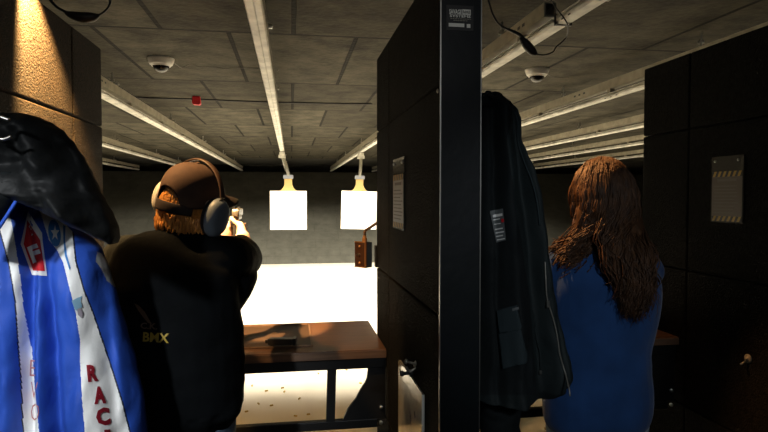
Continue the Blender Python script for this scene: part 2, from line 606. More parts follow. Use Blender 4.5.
box(bm, (a.x - 7.8 * kx, yp - 0.0006, a.z - 1.8 * kx), (a.x + 7.8 * kx, yp, a.z + 1.6 * kx))
a = post_pt(468.5, 26)
box(bm, (a.x - 1.8 * kx, yp - 0.0006, a.z - 1.8 * kx), (a.x + 1.8 * kx, yp, a.z + 1.8 * kx))
objs('number_plate', bm, M['sign_w'], sg)


# ------------------------------------------------------------------ notices on the divider faces
def notice(X, ya, yb, z0, z1, label, sheetm, nrm):
    """hazard-striped notice on a face at X, between depths ya (far) and yb (near)"""
    r = thing('safety_notice', (X, (ya + yb) / 2, z0), label, 'sign')
    s = nrm
    w = ya - yb
    h = z1 - z0
    x1 = X + s * 0.004

    def fl(bm, u0, v0, u1, v1, t=0.0006, base=0.004):
        xa, xb = X + s * base, X + s * (base + t)
        box(bm, (min(xa, xb), ya - w * u1, z0 + h * v0), (max(xa, xb), ya - w * u0, z0 + h * v1))
        return bm

    obj('clear_sleeve', fl(NB(), 0, 0, 1, 1, t=0.003, base=0.001), M['sheet_top'], r)
    obj('printed_sheet', fl(NB(), 0.03, 0.02, 0.97, 0.76), sheetm, r)
    for v0, v1 in ((0.69, 0.77), (0.02, 0.095)):
        b = obj('hazard_band', fl(NB(), 0.03, v0, 0.97, v1, base=0.0047), M['hazb'], r)
        bm = NB()
        n = 6
        for k in range(n):
            ua = 0.05 + k * 0.155
            poly = [(ua, v0), (ua + 0.075, v0), (ua + 0.135, v1), (ua + 0.06, v1)]
            xa = X + s * 0.0055
            f = [bm.verts.new((xa, ya - w * min(u, 0.97), z0 + h * v)) for u, v in poly]
            bm.faces.new(f)
        obj('yellow_stripes', bm, M['haz'], b)
    bm = NB()
    fl(bm, 0.2, 0.62, 0.8, 0.66, base=0.0047)
    for k in range(9):
        fl(bm, 0.1, 0.14 + k * 0.05, 0.1 + random.uniform(0.6, 0.8), 0.155 + k * 0.05, base=0.0047)
    obj('printed_text', bm, M['ink'], r)
    bm = NB()
    for u in (0.12, 0.85):
        lathe(bm, [(0.006, 0), (0.006, 0.003), (0.002, 0.005)], (X + s * 0.004, ya - w * u, z0 + h * 0.93), (s, 0, 0), 10)
    objs('push_pin', bm, M['silver'], r)
    return r


a, b = P(394, 200, X=XC0), P(405, 200, X=XC0)
notice(XC0, a.y, b.y, 1.482, 1.742, 'grey laminated notice at eye level on the foam divider beside the man', M['sheet2'], -1)
a, b = P(712, 200, X=XRD), P(744, 200, X=XRD)
notice(XRD, a.y, b.y, 1.497, 1.765, 'notice with yellow and black hazard bands on the dark right divider', M['sheet'], -1)

# clear sheet low on the centre divider
a, b = P(400.5, 372, X=XC0), P(425, 398, X=XC0)
zt = P(424, 393, X=XC0).z
cs = thing('acrylic_sheet', (XC0, (a.y + b.y) / 2, zt - 0.36), 'scuffed clear sheet mounted low on the foam divider beside the counter', 'sheet')
bm = prism(NB(), [(0, -0.36), (a.y - b.y, -0.36), (a.y - b.y, -0.008), (a.y - b.y - 0.02, 0), (0, 0)], (XC0 - 0.002, b.y, zt), (0, 1, 0), (0, 0, 1), (-1, 0, 0), 0.006)
obj('sheet', bm, M['acrylic'], cs)
bm = NB()
box(bm, (XC0 - 0.010, b.y - 0.003, zt - 0.36), (XC0 - 0.002, b.y, zt))
obj('edge', bm, M['sign_w'], cs)
k = P(411.5, 366, X=XC0 - 0.01)
bm = lathe(NB(), [(0.012, 0), (0.012, 0.01), (0.006, 0.012), (0.006, 0.03), (0.01, 0.032), (0.008, 0.042)], (XC0 - 0.008, k.y - 0.01, k.z - 0.02), (-1, 0, 0), 14)
obj('clip', bm, M['gun'], cs, smooth=True)
# wall knobs
hk = thing('wall_hook', (XC0, k.y, k.z), 'small bright coat hook above the clear sheet on the foam divider', 'hook')
bm = lathe(NB(), [(0.010, 0), (0.010, 0.004), (0.004, 0.005), (0.004, 0.028), (0.008, 0.03), (0.008, 0.036), (0.002, 0.04)], (XC0, k.y - 0.02, k.z + 0.012), (-1, 0, 0.3), 14)
obj('peg', bm, M['silver'], hk, smooth=True)
bm = tube(NB(), [(XC0, k.y - 0.02, k.z), (XC0 - 0.02, k.y - 0.02, k.z - 0.012), (XC0 - 0.03, k.y - 0.02, k.z + 0.004)], 0.003)
obj('prong', bm, M['silver'], hk, smooth=True)
k = P(748.5, 358.5, X=XRD)
hk = thing('wall_hook', (XRD, k.y, k.z), 'round pale coat hook low on the dark right divider', 'hook')
bm = lathe(NB(), [(0.017, 0), (0.017, 0.004), (0.013, 0.006), (0.007, 0.0065), (0.006, 0.012)], (XRD, k.y, k.z), (-1, 0, 0), 20)
obj('rose', bm, M['bracket'], hk, smooth=True)
k2 = P(741, 364, X=XRD - 0.03)
bm = tube(NB(), [(XRD - 0.005, k.y, k.z - 0.006), (XRD - 0.02, k.y + 0.01, k.z - 0.022), k2], 0.004)
obj('prong', bm, M['silver'], hk, smooth=True)

# ------------------------------------------------------------------ target rails
RZ = 2.362


def rail(x, label, y0=2.12, yb=2.57, brk=True):
    r = thing('target_rail', (x, y0, RZ), label, 'rail', 'overhead target rails')
    poly = [(-0.036, 0.012), (-0.030, 0.002), (0.0, 0.0), (0.006, 0.006), (0.030, 0.006), (0.036, 0.014), (0.036, 0.022), (0.012, 0.022), (0.012, 0.034),
            (0.030, 0.034), (0.030, 0.042), (-0.030, 0.042), (-0.030, 0.034), (-0.012, 0.034), (-0.012, 0.022), (-0.036, 0.022)]
    bm = prism(NB(), poly, (x, y0, RZ), (1, 0, 0), (0, 0, 1), (0, 1, 0), 17.52 - y0)
    obj('track', bm, M['alu'], r)
    bm = box(NB(), (x - 0.030, yb, RZ + 0.075), (x + 0.030, 17.5, RZ + 0.085))
    box(bm, (x - 0.030, yb, RZ + 0.085), (x - 0.022, 17.5, RZ + 0.135))
    box(bm, (x + 0.022, yb, RZ + 0.085), (x + 0.030, 17.5, RZ + 0.135))
    box(bm, (x - 0.030, yb, RZ + 0.135), (x + 0.030, 17.5, RZ + 0.142))
    obj('beam', bm, M['alu2'], r)
    y = 2.9
    bm = NB()
    while y < 17.3:
        box(bm, (x - 0.02, y - 0.02, RZ + 0.04), (x + 0.02, y + 0.02, RZ + 0.077))
        y += 1.3
    objs('spacer', bm, M['alu2'], r)
    for y in (3.2, 5.0, 7.3, 9.9, 12.8, 15.2):
        bm = lathe(NB(), [(0.007, 0), (0.007, 0.03), (0.018, 0.031), (0.018, 0.045), (0.006, 0.046), (0.006, 0.099)], (x, y, RZ + 0.138), (0, 0, 1), 10)
        lathe(bm, [(0.014, 0), (0.014, 0.012)], (x + 0.04, y, RZ + 0.15), (0, 0, 1), 8)
        box(bm, (x - 0.01, y - 0.01, RZ + 0.142), (x + 0.05, y + 0.01, RZ + 0.152))
        obj('hanger', bm, M['silver'], r, smooth=False)
    if brk:
        bm = box(NB(), (x - 0.10, 2.14, RZ + 0.042), (x + 0.10, 2.24, RZ + 0.050))
        box(bm, (x - 0.10, 2.14, RZ + 0.05), (x - 0.094, 2.24, CZ - 0.002))
        box(bm, (x + 0.094, 2.14, RZ + 0.05), (x + 0.10, 2.24, CZ - 0.002))
        obj('end_bracket', bm, M['bracket'], r)
        bm = NB()
        for yy in (2.3, 2.36, 2.42, 4.05, 4.13, 4.21):
            box(bm, (x - 0.0375, yy, RZ + 0.003), (x - 0.0358, yy + 0.02, RZ + 0.009))
            box(bm, (x - 0.0312, yy + 0.5, RZ + 0.1), (x - 0.0298, yy + 0.53, RZ + 0.115))
            box(bm, (x + 0.0298, yy + 0.5, RZ + 0.1), (x + 0.0312, yy + 0.53, RZ + 0.115))
        objs('slot', bm, M['hazb'], r)
    return r


RX = [-0.145, 1.195]
rail(RX[0], 'pale metal target rail running overhead to the right of the man')
rail2 = rail(RX[1], 'pale metal target rail above the hanging coat, with a black plug on it')
rail(-1.42, 'overhead target rail in the lane just left of the man, ending beside his cap')
rail(-2.78, 'second overhead rail to the left of the man, behind the nearer rail')
rail(-4.30, 'short far glimpse of overhead rail, lowest at left beyond the foam divider')
rail(2.46, 'thick overhead rail just above the woman, nearest beyond her lane')
rail(3.82, 'second overhead rail counted down towards the woman\'s hair')
rail(5.05, 'third overhead rail counted down towards the woman\'s hair')
rail(6.6, 'lowest and farthest overhead rail at the top of the woman\'s hair')


# ------------------------------------------------------------------ paper targets
def target(x, y, z_top, xr, label, rot=0.0):
    r = thing('paper_target', (x, y, z_top - 1.0), label, 'target', 'paper targets downrange')
    rm = Matrix.Translation((x, y, z_top)) @ Matrix.Rotation(rot, 4, 'Y')
    w, hgt = 0.306, 0.655
    ze = RZ - 0.01 - z_top
    poly = [(-0.064, 0.0), (0.064, 0.0), (0.066, -0.13), (0.09, -0.185), (0.135, -0.233), (w + 0.004, -0.235), (w + 0.004, -0.24 - hgt), (-w - 0.004, -0.24 - hgt),
            (-w - 0.004, -0.235), (-0.135, -0.233), (-0.09, -0.185), (-0.066, -0.13)]
    bm = prism(NB(), poly, (0, 0, 0), (1, 0, 0), (0, 0, 1), (0, 1, 0), 0.006)
    bm.transform(rm)
    obj('cardboard_backer', bm, M['card'], r)
    bm = NB()
    nx, nz = 10, 10
    g = [[bm.verts.new((-w + 2 * w * i / nx, -0.007 - 0.003 * math.sin(i * 0.9) * (j / nz), -0.238 - hgt * j / nz)) for i in range(nx + 1)] for j in range(nz + 1)]
    for j in range(nz):
        for i in range(nx):
            bm.faces.new((g[j][i], g[j][i + 1], g[j + 1][i + 1], g[j + 1][i]))
    bm.transform(rm)
    obj('paper', bm, M['paper'], r, smooth=True)
    bm = box(NB(), (-0.085, -0.02, -0.03), (0.085, 0.02, 0.035))
    bm.transform(rm)
    obj('clip', bm, M['box_grey'], r, bevel=0.004)
    bm = box(NB(), (xr - 0.045, y - 0.09, RZ - 0.05), (xr + 0.045, y + 0.09, RZ - 0.004))
    box(bm, (xr - 0.06, y - 0.05, RZ - 0.10), (xr + 0.06, y + 0.05, RZ - 0.05))
    obj('carrier', bm, M['alu'], r, bevel=0.004)
    bm = tube(NB(), [(xr, y, RZ - 0.09), ((xr + x) / 2 + 0.01, y, RZ - 0.2), (x, y, z_top + 0.02)], 0.028, seg=8)
    obj('hanger_arm', bm, M['bracket'], r)
    return r


pt = P(288.3, 177, Y=10.0)
target(pt.x, 10.0, pt.z, RX[0], 'left one of the two blank white paper targets, wholly in view')
pt = P(359.7, 177.5, Y=10.0)
target(pt.x, 10.0, pt.z, RX[1], 'right hand blank white paper target, partly behind the foam divider', rot=math.radians(1.5))

# ------------------------------------------------------------------ shooting counters
CT = 0.968


def counter(x0, x1, label, gs=1.0):
    r = thing('shooting_counter', ((x0 + x1) / 2, 2.55, 0), label, 'counter')
    yf, yk = 2.36, 2.93
    t = obj('counter_top', box(NB(), (x0, yf, CT - 0.034), (x1, yk, CT)), [M['wood']], r, bevel=0.004)
    obj('front_edge', box(NB(), (x0 + 0.002, yf - 0.004, CT - 0.034), (x1 - 0.002, yf, CT - 0.004)), M['wood_edge'], t)
    bm = box(NB(), (x0 + 0.25, yf + 0.09, CT), (x1 - 0.30, yk - 0.05, CT + 0.002))
    obj('counter_mat', bm, M['mat'], t)
    bm = NB()
    xa, xb, ya, yb = x0 + 0.25, x1 - 0.30, yf + 0.09, yk - 0.05
    for a, b in (((xa, ya), (xb, ya + .008)), ((xa, yb - .008), (xb, yb)), ((xa, ya), (xa + .008, yb)), ((xb - .008, ya), (xb, yb))):
        box(bm, (*a, CT + 0.001), (*b, CT + 0.006))
    obj('mat_rim', bm, M['wood_edge'], t)
    obj('apron', box(NB(), (x0 + 0.01, yf + 0.015, CT - 0.082), (x1, yf + 0.05, CT - 0.034)), M['steel'], r, bevel=0.003)
    obj('rear_apron', box(NB(), (x0 + 0.01, yk - 0.05, CT - 0.06), (x1, yk - 0.02, CT - 0.034)), M['steel'], r)
    obj('lower_rail', box(NB(), (x0 + 0.01, yf + 0.02, CT - 0.335), (x1 - 0.035, yf + 0.05, CT - 0.298)), M['steel'], r, bevel=0.003)
    xs = x1 - 0.245
    obj('upright', prism(NB(), [(0, 0), (0.036, 0), (0.043, 0.22), (0.007, 0.22)], (xs - 0.005, yf + 0.02, CT - 0.30), (1, 0, 0), (0, 0, 1), (0, 1, 0), 0.028), M['steel'], r)
    # gusset with a scooped edge
    poly = [(0, 0), (0, -0.26)]
    poly += [(-0.178, -0.26)]
    for k in range(13):
        t_ = k / 12
        poly.append((interp([(0, -0.178), (0.12, -0.165), (0.4, -0.115), (0.65, -0.078), (0.82, -0.072), (0.93, -0.08), (1, -0.098)], t_), -0.255 + 0.255 * t_))
    poly = [(u * gs, v) for u, v in poly]
    obj('gusset', prism(NB(), poly, (x1 - 0.002, yf + 0.022, CT - 0.04), (1, 0, 0), (0, 0, 1), (0, 1, 0), 0.014), M['steel'], r)
    poly2 = [(-u / gs, v) for u, v in poly]
    obj('gusset', prism(NB(), poly2, (x0 + 0.002, yf + 0.022, CT - 0.04), (1, 0, 0), (0, 0, 1), (0, 1, 0), 0.014), M['steel'], r)
    bm = NB()
    for z in (CT - 0.25, CT - 0.315):
        lathe(bm, [(0.008, 0), (0.008, 0.006), (0.005, 0.007), (0.005, 0.014)], (x1 - 0.02, yf + 0.02, z), (-0.3, -1, 0), 8)
    objs('bolt', bm, M['silver'], r)
    return r


counter(XLD + 0.003, XC0 - 0.003, 'dark wooden shooting counter in front of the man on black steel brackets')
counter(XC1 + 0.003, XRD - 0.003, 'dark wooden shooting counter in front of the woman, mostly hidden by her', 2.2)

# black magazine on the man's counter
a = P(283, 343, Z=CT + 0.012)
mg = thing('pistol_magazine', (a.x, a.y, CT + 0.002), 'small black magazine lying flat on the wooden counter', 'magazine')
mm = Matrix.Translation((a.x, a.y, CT + 0.0068)) @ Matrix.Rotation(math.radians(-8), 4, 'Z')
bm = prism(NB(), [(-0.062, -0.016), (0.04, -0.02), (0.046, 0.014), (0.03, 0.02), (-0.058, 0.02)], (0, 0, 0), (1, 0, 0), (0, 1, 0), (0, 0, 1), 0.026)
bm.transform(mm)
obj('magazine_body', bm, M['gun'], mg, bevel=0.003)
bm = box(NB(), (0.042, -0.024, -0.001), (0.056, 0.022, 0.029))
bm.transform(mm)
obj('base_plate', bm, M['gun'], mg, bevel=0.003)
bm = prism(NB(), [(-0.062, -0.012), (-0.074, -0.004), (-0.072, 0.008), (-0.06, 0.016)], (0, 0, 0.006), (1, 0, 0), (0, 1, 0), (0, 0, 1), 0.014)
bm.transform(mm)
obj('feed_lips', bm, M['gun'], mg)
# ammunition box on the woman's counter
a = P(657, 326, Z=CT) + Vector((-0.03, 0, 0))
ab = thing('ammunition_box', (a.x, a.y, CT), 'small dull box on the counter beside the woman\'s right elbow', 'box')
obj('carton', box(NB(), (a.x - 0.06, a.y - 0.03, CT + 0.001), (a.x + 0.00, a.y + 0.06, CT + 0.045)), M['dim_box'], ab, bevel=0.002)
obj('lid', box(NB(), (a.x - 0.062, a.y - 0.032, CT + 0.035), (a.x + 0.002, a.y + 0.062, CT + 0.062)), M['dim_box'], ab, bevel=0.002)

# ------------------------------------------------------------------ control box at the divider's far end
Yb = 2.74
c = P(366, 255, Y=Yb)
cb = thing('control_box', (c.x, Yb, c.z - 0.06), 'small two-button control box fixed to the far end of the foam divider', 'control box')
th = math.radians(40)
bmx = Matrix.Translation(c) @ Matrix.Rotation(th, 4, 'Z')
k = (P(366, 268, Y=Yb) - P(366, 242, Y=Yb)).length / 2
# local: -x face is the button face, -y face the grey side
obj('case', box(NB(), (0, 0, -k), (0.045, 0.072, k), bmx), M['box_grey'], cb, bevel=0.003)
fp = obj('button_face', box(NB(), (-0.004, 0.004, -k + 0.004), (0.0, 0.070, k - 0.004), bmx), M['box_dark'], cb)
bm = NB()
box(bm, (-0.005, -0.002, -k), (0.004, 0.004, k), bmx)
box(bm, (-0.005, 0.0, -k), (0.0, 0.072, -k + 0.004), bmx)
box(bm, (-0.005, 0.0, k - 0.004), (0.0, 0.072, k), bmx)
obj('trim_edge', bm, M['copper'], cb)
bm = NB()
for zz in (-0.04, 0.04):
    lathe(bm, [(0.006, 0), (0.006, 0.004), (0.003, 0.006)], bmx @ Vector((-0.004, 0.037, zz)), bmx.to_3x3() @ Vector((-1, 0, 0)), 12)
objs('screw', bm, M['copper'], fp)
bm = lathe(NB(), [(0.006, 0), (0.006, 0.008), (0.003, 0.018)], bmx @ Vector((-0.004, 0.04, 0.0)), bmx.to_3x3() @ Vector((-1, 0, 0)), 12)
obj('toggle_switch', bm, M['silver'], fp)
obj('mount_plate', box(NB(), (c.x + 0.035, 2.655, c.z - 0.05), (XC1 - 0.02, 2.70, c.z + 0.05)), M['steel'], cb)
t0 = bmx @ Vector((0.012, 0.02, k))
bm = lathe(NB(), [(0.012, 0), (0.012, 0.018), (0.008, 0.02), (0.008, 0.03)], t0, (0, 0, 1), 14)
gl = obj('cable_gland', bm, M['copper'], cb, smooth=False)
e1, e2 = P(368, 229, Y=2.745), P(379, 222, Y=2.72)
bm = tube(NB(), [t0 + Vector((0, 0, 0.028)), t0 + Vector((0.002, 0, 0.05)), e1, e2, e2 + Vector((0.05, -0.03, 0.01))], 0.0075)
obj('conduit', bm, M['conduit'], cb, smooth=True)


# ------------------------------------------------------------------ dome cameras, alarm, cables on the ceiling
def dome(px, py, label, wire):
    c = P(px, py, Z=CZ)
    r = thing('dome_camera', (c.x, c.y, CZ), label, 'camera', 'ceiling dome cameras')
    bm = lathe(NB(), [(0.092, 0), (0.092, -0.010), (0.085, -0.03), (0.078, -0.045), (0.060, -0.052)], c, (0, 0, 1), 28)
    obj('housing', bm, M['white_plastic'], r, smooth=False)
    bm = lathe(NB(), [(0.058, -0.045), (0.057, -0.06), (0.048, -0.08), (0.03, -0.095), (0.005, -0.1)], c, (0, 0, 1), 24)
    d = obj('dome', bm, M['dome'], r, smooth=True)
    bm = lathe(NB(), [(0.066, -0.048), (0.066, -0.056), (0.058, -0.057), (0.058, -0.048)], c, (0, 0, 1), 24)
    obj('dome_ring', bm, M['white_plastic'], r)
    pts = [c + Vector((0.08, 0, -0.02))] + [P(x, y, Z=CZ - dz) for x, y, dz in wire]
    obj('wire', tube(NB(), pts, 0.0022, seg=6), M['wire'], r)
    return r


dome(161, 58.5, 'white dome camera on the ceiling at left, above the man\'s cap',
     [(182, 68, .02), (190, 65, .006), (200, 67, .02), (212, 67, .006), (225, 69, .012), (238, 68, .006), (262, 69, .006), (276, 72, .012), (279, 69, .004)])
dome(537, 69.5, 'white dome camera on the ceiling at right, above the hanging coat and the woman', [(550, 76, .012), (558, 78, .006), (568, 78, .004)])
c = P(196, 96, Z=CZ)
al = thing('alarm_beacon', (c.x, c.y, CZ), 'small red box hanging on the ceiling left of the overhead rail', 'alarm')
obj('red_case', prism(NB(), [(-0.035, 0), (0.035, 0), (0.042, -0.07), (0.028, -0.085), (-0.03, -0.08), (-0.04, -0.065)], (c.x, c.y, CZ - 0.001), EX, EZ, (0, 1, 0), 0.06), M['red'], al, bevel=0.004)
obj('mount', box(NB(), (c.x - 0.02, c.y + 0.01, CZ - 0.012), (c.x + 0.02, c.y + 0.05, CZ)), M['gun'], al)
# a thin service cable along the ceiling
bm = tube(NB(), [P(x, y, Z=CZ - 0.008) for x, y in ((112, 96), (150, 98), (200, 99.5), (262, 102), (330, 103.5), (372, 104))], 0.008, seg=6)
tag(obj('ceiling_cable', bm, M['cable']), 'thin black cable strung straight across the ceiling past the red box', 'cable')

# left cable with black plug
pl = thing('plug_cable', P(82, 16, Y=2.45), 'black cable with an oval plug hanging from the ceiling at upper left', 'cable')
A = [P(38, -14, Y=2.45), P(50, 0, Y=2.45), P(58, 8, Y=2.45), P(68, 13, Y=2.45)]
obj('cord', tube(NB(), A, 0.0055), M['cable'], pl, smooth=True)
bm = loft(NB(), [P(66, 13, Y=2.45), P(74, 16, Y=2.45), P(84, 17.5, Y=2.45), P(93, 17, Y=2.45), P(98, 15.5, Y=2.45)], [0.008, 0.018, 0.021, 0.018, 0.008], seg=12)
obj('plug', bm, M['cable'], pl, smooth=True)
obj('cord', tube(NB(), [P(97, 16, Y=2.45), P(104, 12, Y=2.45), P(109, 6, Y=2.45), P(110, 0, Y=2.45), P(106, -6, Y=2.45), P(100, -13, Y=2.45)], 0.004), M['cable'], pl, smooth=True)
# right cable on the rail
Yq = 2.36
pl = thing('plug_cable', P(530, 46, Y=Yq), 'black cable with a plug slung from the rail above the hanging coat', 'cable')
obj('cord', tube(NB(), [P(484, -14, Y=Yq), P(489, 2, Y=Yq), P(494, 17, Y=Yq), P(501, 26, Y=Yq), P(512, 31, Y=Yq), P(520, 35, Y=Yq), P(524, 40, Y=Yq)], [0.004, 0.004, 0.004, 0.004, 0.006, 0.007, 0.007]), M['cable'], pl, smooth=True)
bm = loft(NB(), [P(521.5, 38, Y=Yq), P(526, 44, Y=Yq), P(532, 51, Y=Yq), P(535.5, 54, Y=Yq)], [0.010, 0.0185, 0.018, 0.010], seg=12)
obj('plug', bm, M['cable'], pl, smooth=True)
obj('cord', tube(NB(), [P(535, 54, Y=Yq), P(544, 55, Y=Yq), P(553, 52, Y=Yq), P(556, 47, Y=2.5), P(566, 38, Y=2.5), P(568, 27, Y=2.4), P(564, 18, Y=Yq), P(556, 8, Y=Yq), P(550, -4, Y=Yq), P(548, -14, Y=Yq)], 0.003), M['cable'], pl, smooth=True)
yy = P(563, 17, X=RX[1]).y
bm = NB()
x = RX[1]
box(bm, (x - 0.039, yy - 0.008, RZ - 0.003), (x + 0.039, yy + 0.008, RZ))
box(bm, (x - 0.039, yy - 0.008, RZ), (x - 0.036, yy + 0.008, RZ + 0.05))
box(bm, (x + 0.036, yy - 0.008, RZ), (x + 0.039, yy + 0.008, RZ + 0.05))
obj('tie_strap', bm, M['cable'], rail2)

# spent cases on the floor
spots = [(265, 391), (281, 388), (284, 392), (300, 398), (297, 416), (259, 404), (248, 411), (362, 383), (347, 370), (318, 373), (545, 428), (252, 386), (273, 405), (310, 414)]
proto = None
for px, py in spots:
    g = P(px, py, Z=0.006)
    if proto is None:
        bm = lathe(NB(), [(0.006, 0), (0.0065, 0.002), (0.0055, 0.003), (0.006, 0.004), (0.006, 0.024), (0.0048, 0.025)], (0, 0, 0), (1, 0, 0), 10)
        proto = o = obj('spent_case', bm, M['brass'], smooth=False)
    else:
        o = proto.copy()
        C.objects.link(o)
    o.location = (g.x, g.y, 0.0066)
    o.rotation_euler = (0, 0, random.uniform(0, 6.28))
    tag(o, 'tiny brass spent case lying on the pale floor seen below the counter', 'cartridge case', 'spent cases on the floor')


# ================================================================== people
def head_lofts(bm, H, fem=False):
    """H: head matrix (x right, y forward, z up, origin mid-skull)"""
    R = H.to_3x3()

    def E(c, r, rot=None): ell(bm, H @ Vector(c), r, R if rot is None else R @ rot)

    E((0, -0.012, 0.022), (0.074, 0.094, 0.090))          # cranium
    E((0, 0.030, -0.035), (0.060, 0.062, 0.078))          # face
    E((0, 0.055, -0.088), (0.034, 0.032, 0.026))          # chin
    E((0, 0.086, 0.004), (0.046, 0.014, 0.016))           # brow
    for s in (-1, 1):
        E((s * 0.038, 0.066, -0.035), (0.022, 0.020, 0.018))   # cheek
        E((s * 0.044, 0.020, -0.078), (0.020, 0.040, 0.022))   # jaw
        loft(bm, [H @ Vector((s * 0.074, -0.004, 0.006)), H @ Vector((s * 0.083, -0.016, -0.010)), H @ Vector((s * 0.079, -0.006, -0.036))], [(0.010, 0.016), (0.009, 0.017), (0.007, 0.009)], seg=10)
    loft(bm, [H @ Vector((0, 0.088, 0.0)), H @ Vector((0, 0.108, -0.026)), H @ Vector((0, 0.104, -0.040))], [0.009, 0.013, 0.014], seg=10)   # nose
    E((0, 0.086, -0.064), (0.024, 0.010, 0.006))          # upper lip
    E((0, 0.084, -0.073), (0.021, 0.010, 0.006))          # lower lip
    loft(bm, [H @ Vector((0, -0.02, -0.07)), H @ Vector((0, -0.03, -0.17))], [0.056 if not fem else 0.048, 0.064 if not fem else 0.055], seg=18, sub=1)


def eyes(H, parent):
    for s in (-1, 1):
        bm = ell(NB(), H @ Vector((s * 0.031, 0.083, -0.012)), (0.0125, 0.0125, 0.011), H.to_3x3())
        obj('eye', bm, M['eye'], parent, smooth=True)


def hand(bm, wrist, palm_c, palm_n, side, fingers, thumb):
    """palm slab from wrist to palm_c (+ its width dir) and finger chains given as point lists"""
    wrist, palm_c = Vector(wrist), Vector(palm_c)
    loft(bm, [wrist, wrist.lerp(palm_c, 0.5), palm_c], [(0.030, 0.020), (0.040, 0.019), (0.042, 0.016)], hint=palm_n, seg=14)
    for f in fingers:
        loft(bm, f, [0.0105, 0.0095, 0.009, 0.0075][:len(f)], seg=10, sub=3)
    loft(bm, thumb, [0.014, 0.0115, 0.010, 0.0085][:len(thumb)], seg=10, sub=3)


def leg_lofts(bm, hip, knee, ankle, k=1.0, foot=True, toe=None):
    loft(bm, [hip, Vector(hip).lerp(Vector(knee), 0.5), knee, Vector(knee).lerp(Vector(ankle), 0.35), ankle],
         [0.092 * k, 0.078 * k, 0.056 * k, 0.056 * k, 0.037 * k], seg=18)
    if foot:
        a = Vector(ankle)
        t = Vector(toe)
        loft(bm, [a + (a - t).normalized() * 0.03 + Vector((0, 0, -0.04)), a.lerp(t, 0.4) + Vector((0, 0, -0.02)), t], [(0.034, 0.032), (0.040, 0.034), (0.036, 0.018)], seg=14)


def shoe(name, ankle, toe, parent):
    a, t = Vector(ankle), Vector(toe)
    d = (t - a)
    d.z = 0
    d.normalize()
    s = Vector((-d.y, d.x, 0))
    heel = Vector((a.x, a.y, 0)) - d * 0.06
    L = 0.285
    bm = NB()
    loft(bm, [heel + Vector((0, 0, 0.045)), heel + d * L * 0.35 + Vector((0, 0, 0.05)), heel + d * L * 0.7 + Vector((0, 0, 0.038)), heel + d * L * 0.95 + Vector((0, 0, 0.03))],
         [(0.040, 0.042), (0.042, 0.047), (0.050, 0.034), (0.038, 0.022)], hint=s, seg=18)
    loft(bm, [Vector((a.x, a.y, 0.06)), Vector((a.x, a.y, 0.115))], [0.052, 0.050], seg=16, sub=1)
    u = obj('shoe', remesh(bm, 0.006, 4), M['shoe'], parent)
    out = []
    for k in range(24):
        an = 2 * PI * k / 24
        w = 0.046 * (1 + 0.12 * math.cos(an))
        out.append((L * 0.46 + math.cos(an) * L * 0.5, math.sin(an) * w))
    obj('sole', prism(NB(), out, heel + Vector((0, 0, 0.001)), d, s, (0, 0, 1), 0.022), M['gun'], u)


def wrinkle(amp, sc, stretch=(1, 1, 1), seed=0.0):
    def fn(co):
        p = Vector((co.x * stretch[0] * sc + seed, co.y * stretch[1] * sc, co.z * stretch[2] * sc))
        return amp * (noise.noise(p) + 0.5 * noise.noise(p * 2.1))
    return fn


# ------------------------------------------------------------------ the man
man = thing('person', (-0.38, 1.95, 0), 'man in black jacket, brown cap and ear muffs aiming a pistol downrange', 'person')
yawm, rollm = math.radians(-37), math.radians(14)
HM = Matrix.Translation((-0.324, 2.03, 1.600)) @ Matrix.Rotation(yawm, 4, 'Z') @ Matrix.Rotation(rollm, 4, 'Y') @ Matrix.Rotation(math.radians(-3), 4, 'X')
GUN = Vector((-0.226, 2.50, 1.462))      # middle of the grip
shR, elR, wrR = Vector((-0.215, 2.02, 1.390)), Vector((-0.190, 2.26, 1.378)), Vector((-0.195, 2.415, 1.440))
shL, elL, wrL = Vector((-0.550, 2.06, 1.388)), Vector((-0.47, 2.33, 1.27)), Vector((-0.285, 2.455, 1.415))
bm = NB()
head_lofts(bm, HM)
loft(bm, [(-0.38, 1.93, 0.86), (-0.38, 1.93, 0.98), (-0.38, 1.95, 1.15), (-0.38, 1.98, 1.32), (-0.375, 2.0, 1.42), (-0.36, 2.0, 1.47)],
     [(0.165, 0.11), (0.17, 0.115), (0.16, 0.11), (0.185, 0.115), (0.15, 0.09), (0.06, 0.06)], seg=20)
loft(bm, [shR, elR, wrR], [0.055, 0.045, 0.029], seg=14)
loft(bm, [shL, elL, wrL], [0.055, 0.045, 0.029], seg=14)
loft(bm, [(-0.37, 2.0, 1.40), shR], [0.06, 0.055], sub=1)
loft(bm, [(-0.37, 2.0, 1.40), shL], [0.06, 0.055], sub=1)
# right hand: palm behind / right of the grip, fingers round the front, thumb forward on the left
g = GUN
hand(bm, wrR, g + Vector((0.018, -0.030, 0.0)), (0, 0, 1), 1,
     [[g + Vector((0.028, -0.018, dz)), g + Vector((0.033, 0.020, dz - 0.002)), g + Vector((0.012, 0.042, dz - 0.003)), g + Vector((-0.014, 0.034, dz - 0.004))] for dz in (0.022, 0.003, -0.016, -0.034)],
     [g + Vector((0.012, -0.034, 0.026)), g + Vector((-0.010, -0.026, 0.044)), g + Vector((-0.022, 0.006, 0.048)), g + Vector((-0.024, 0.030, 0.048))])
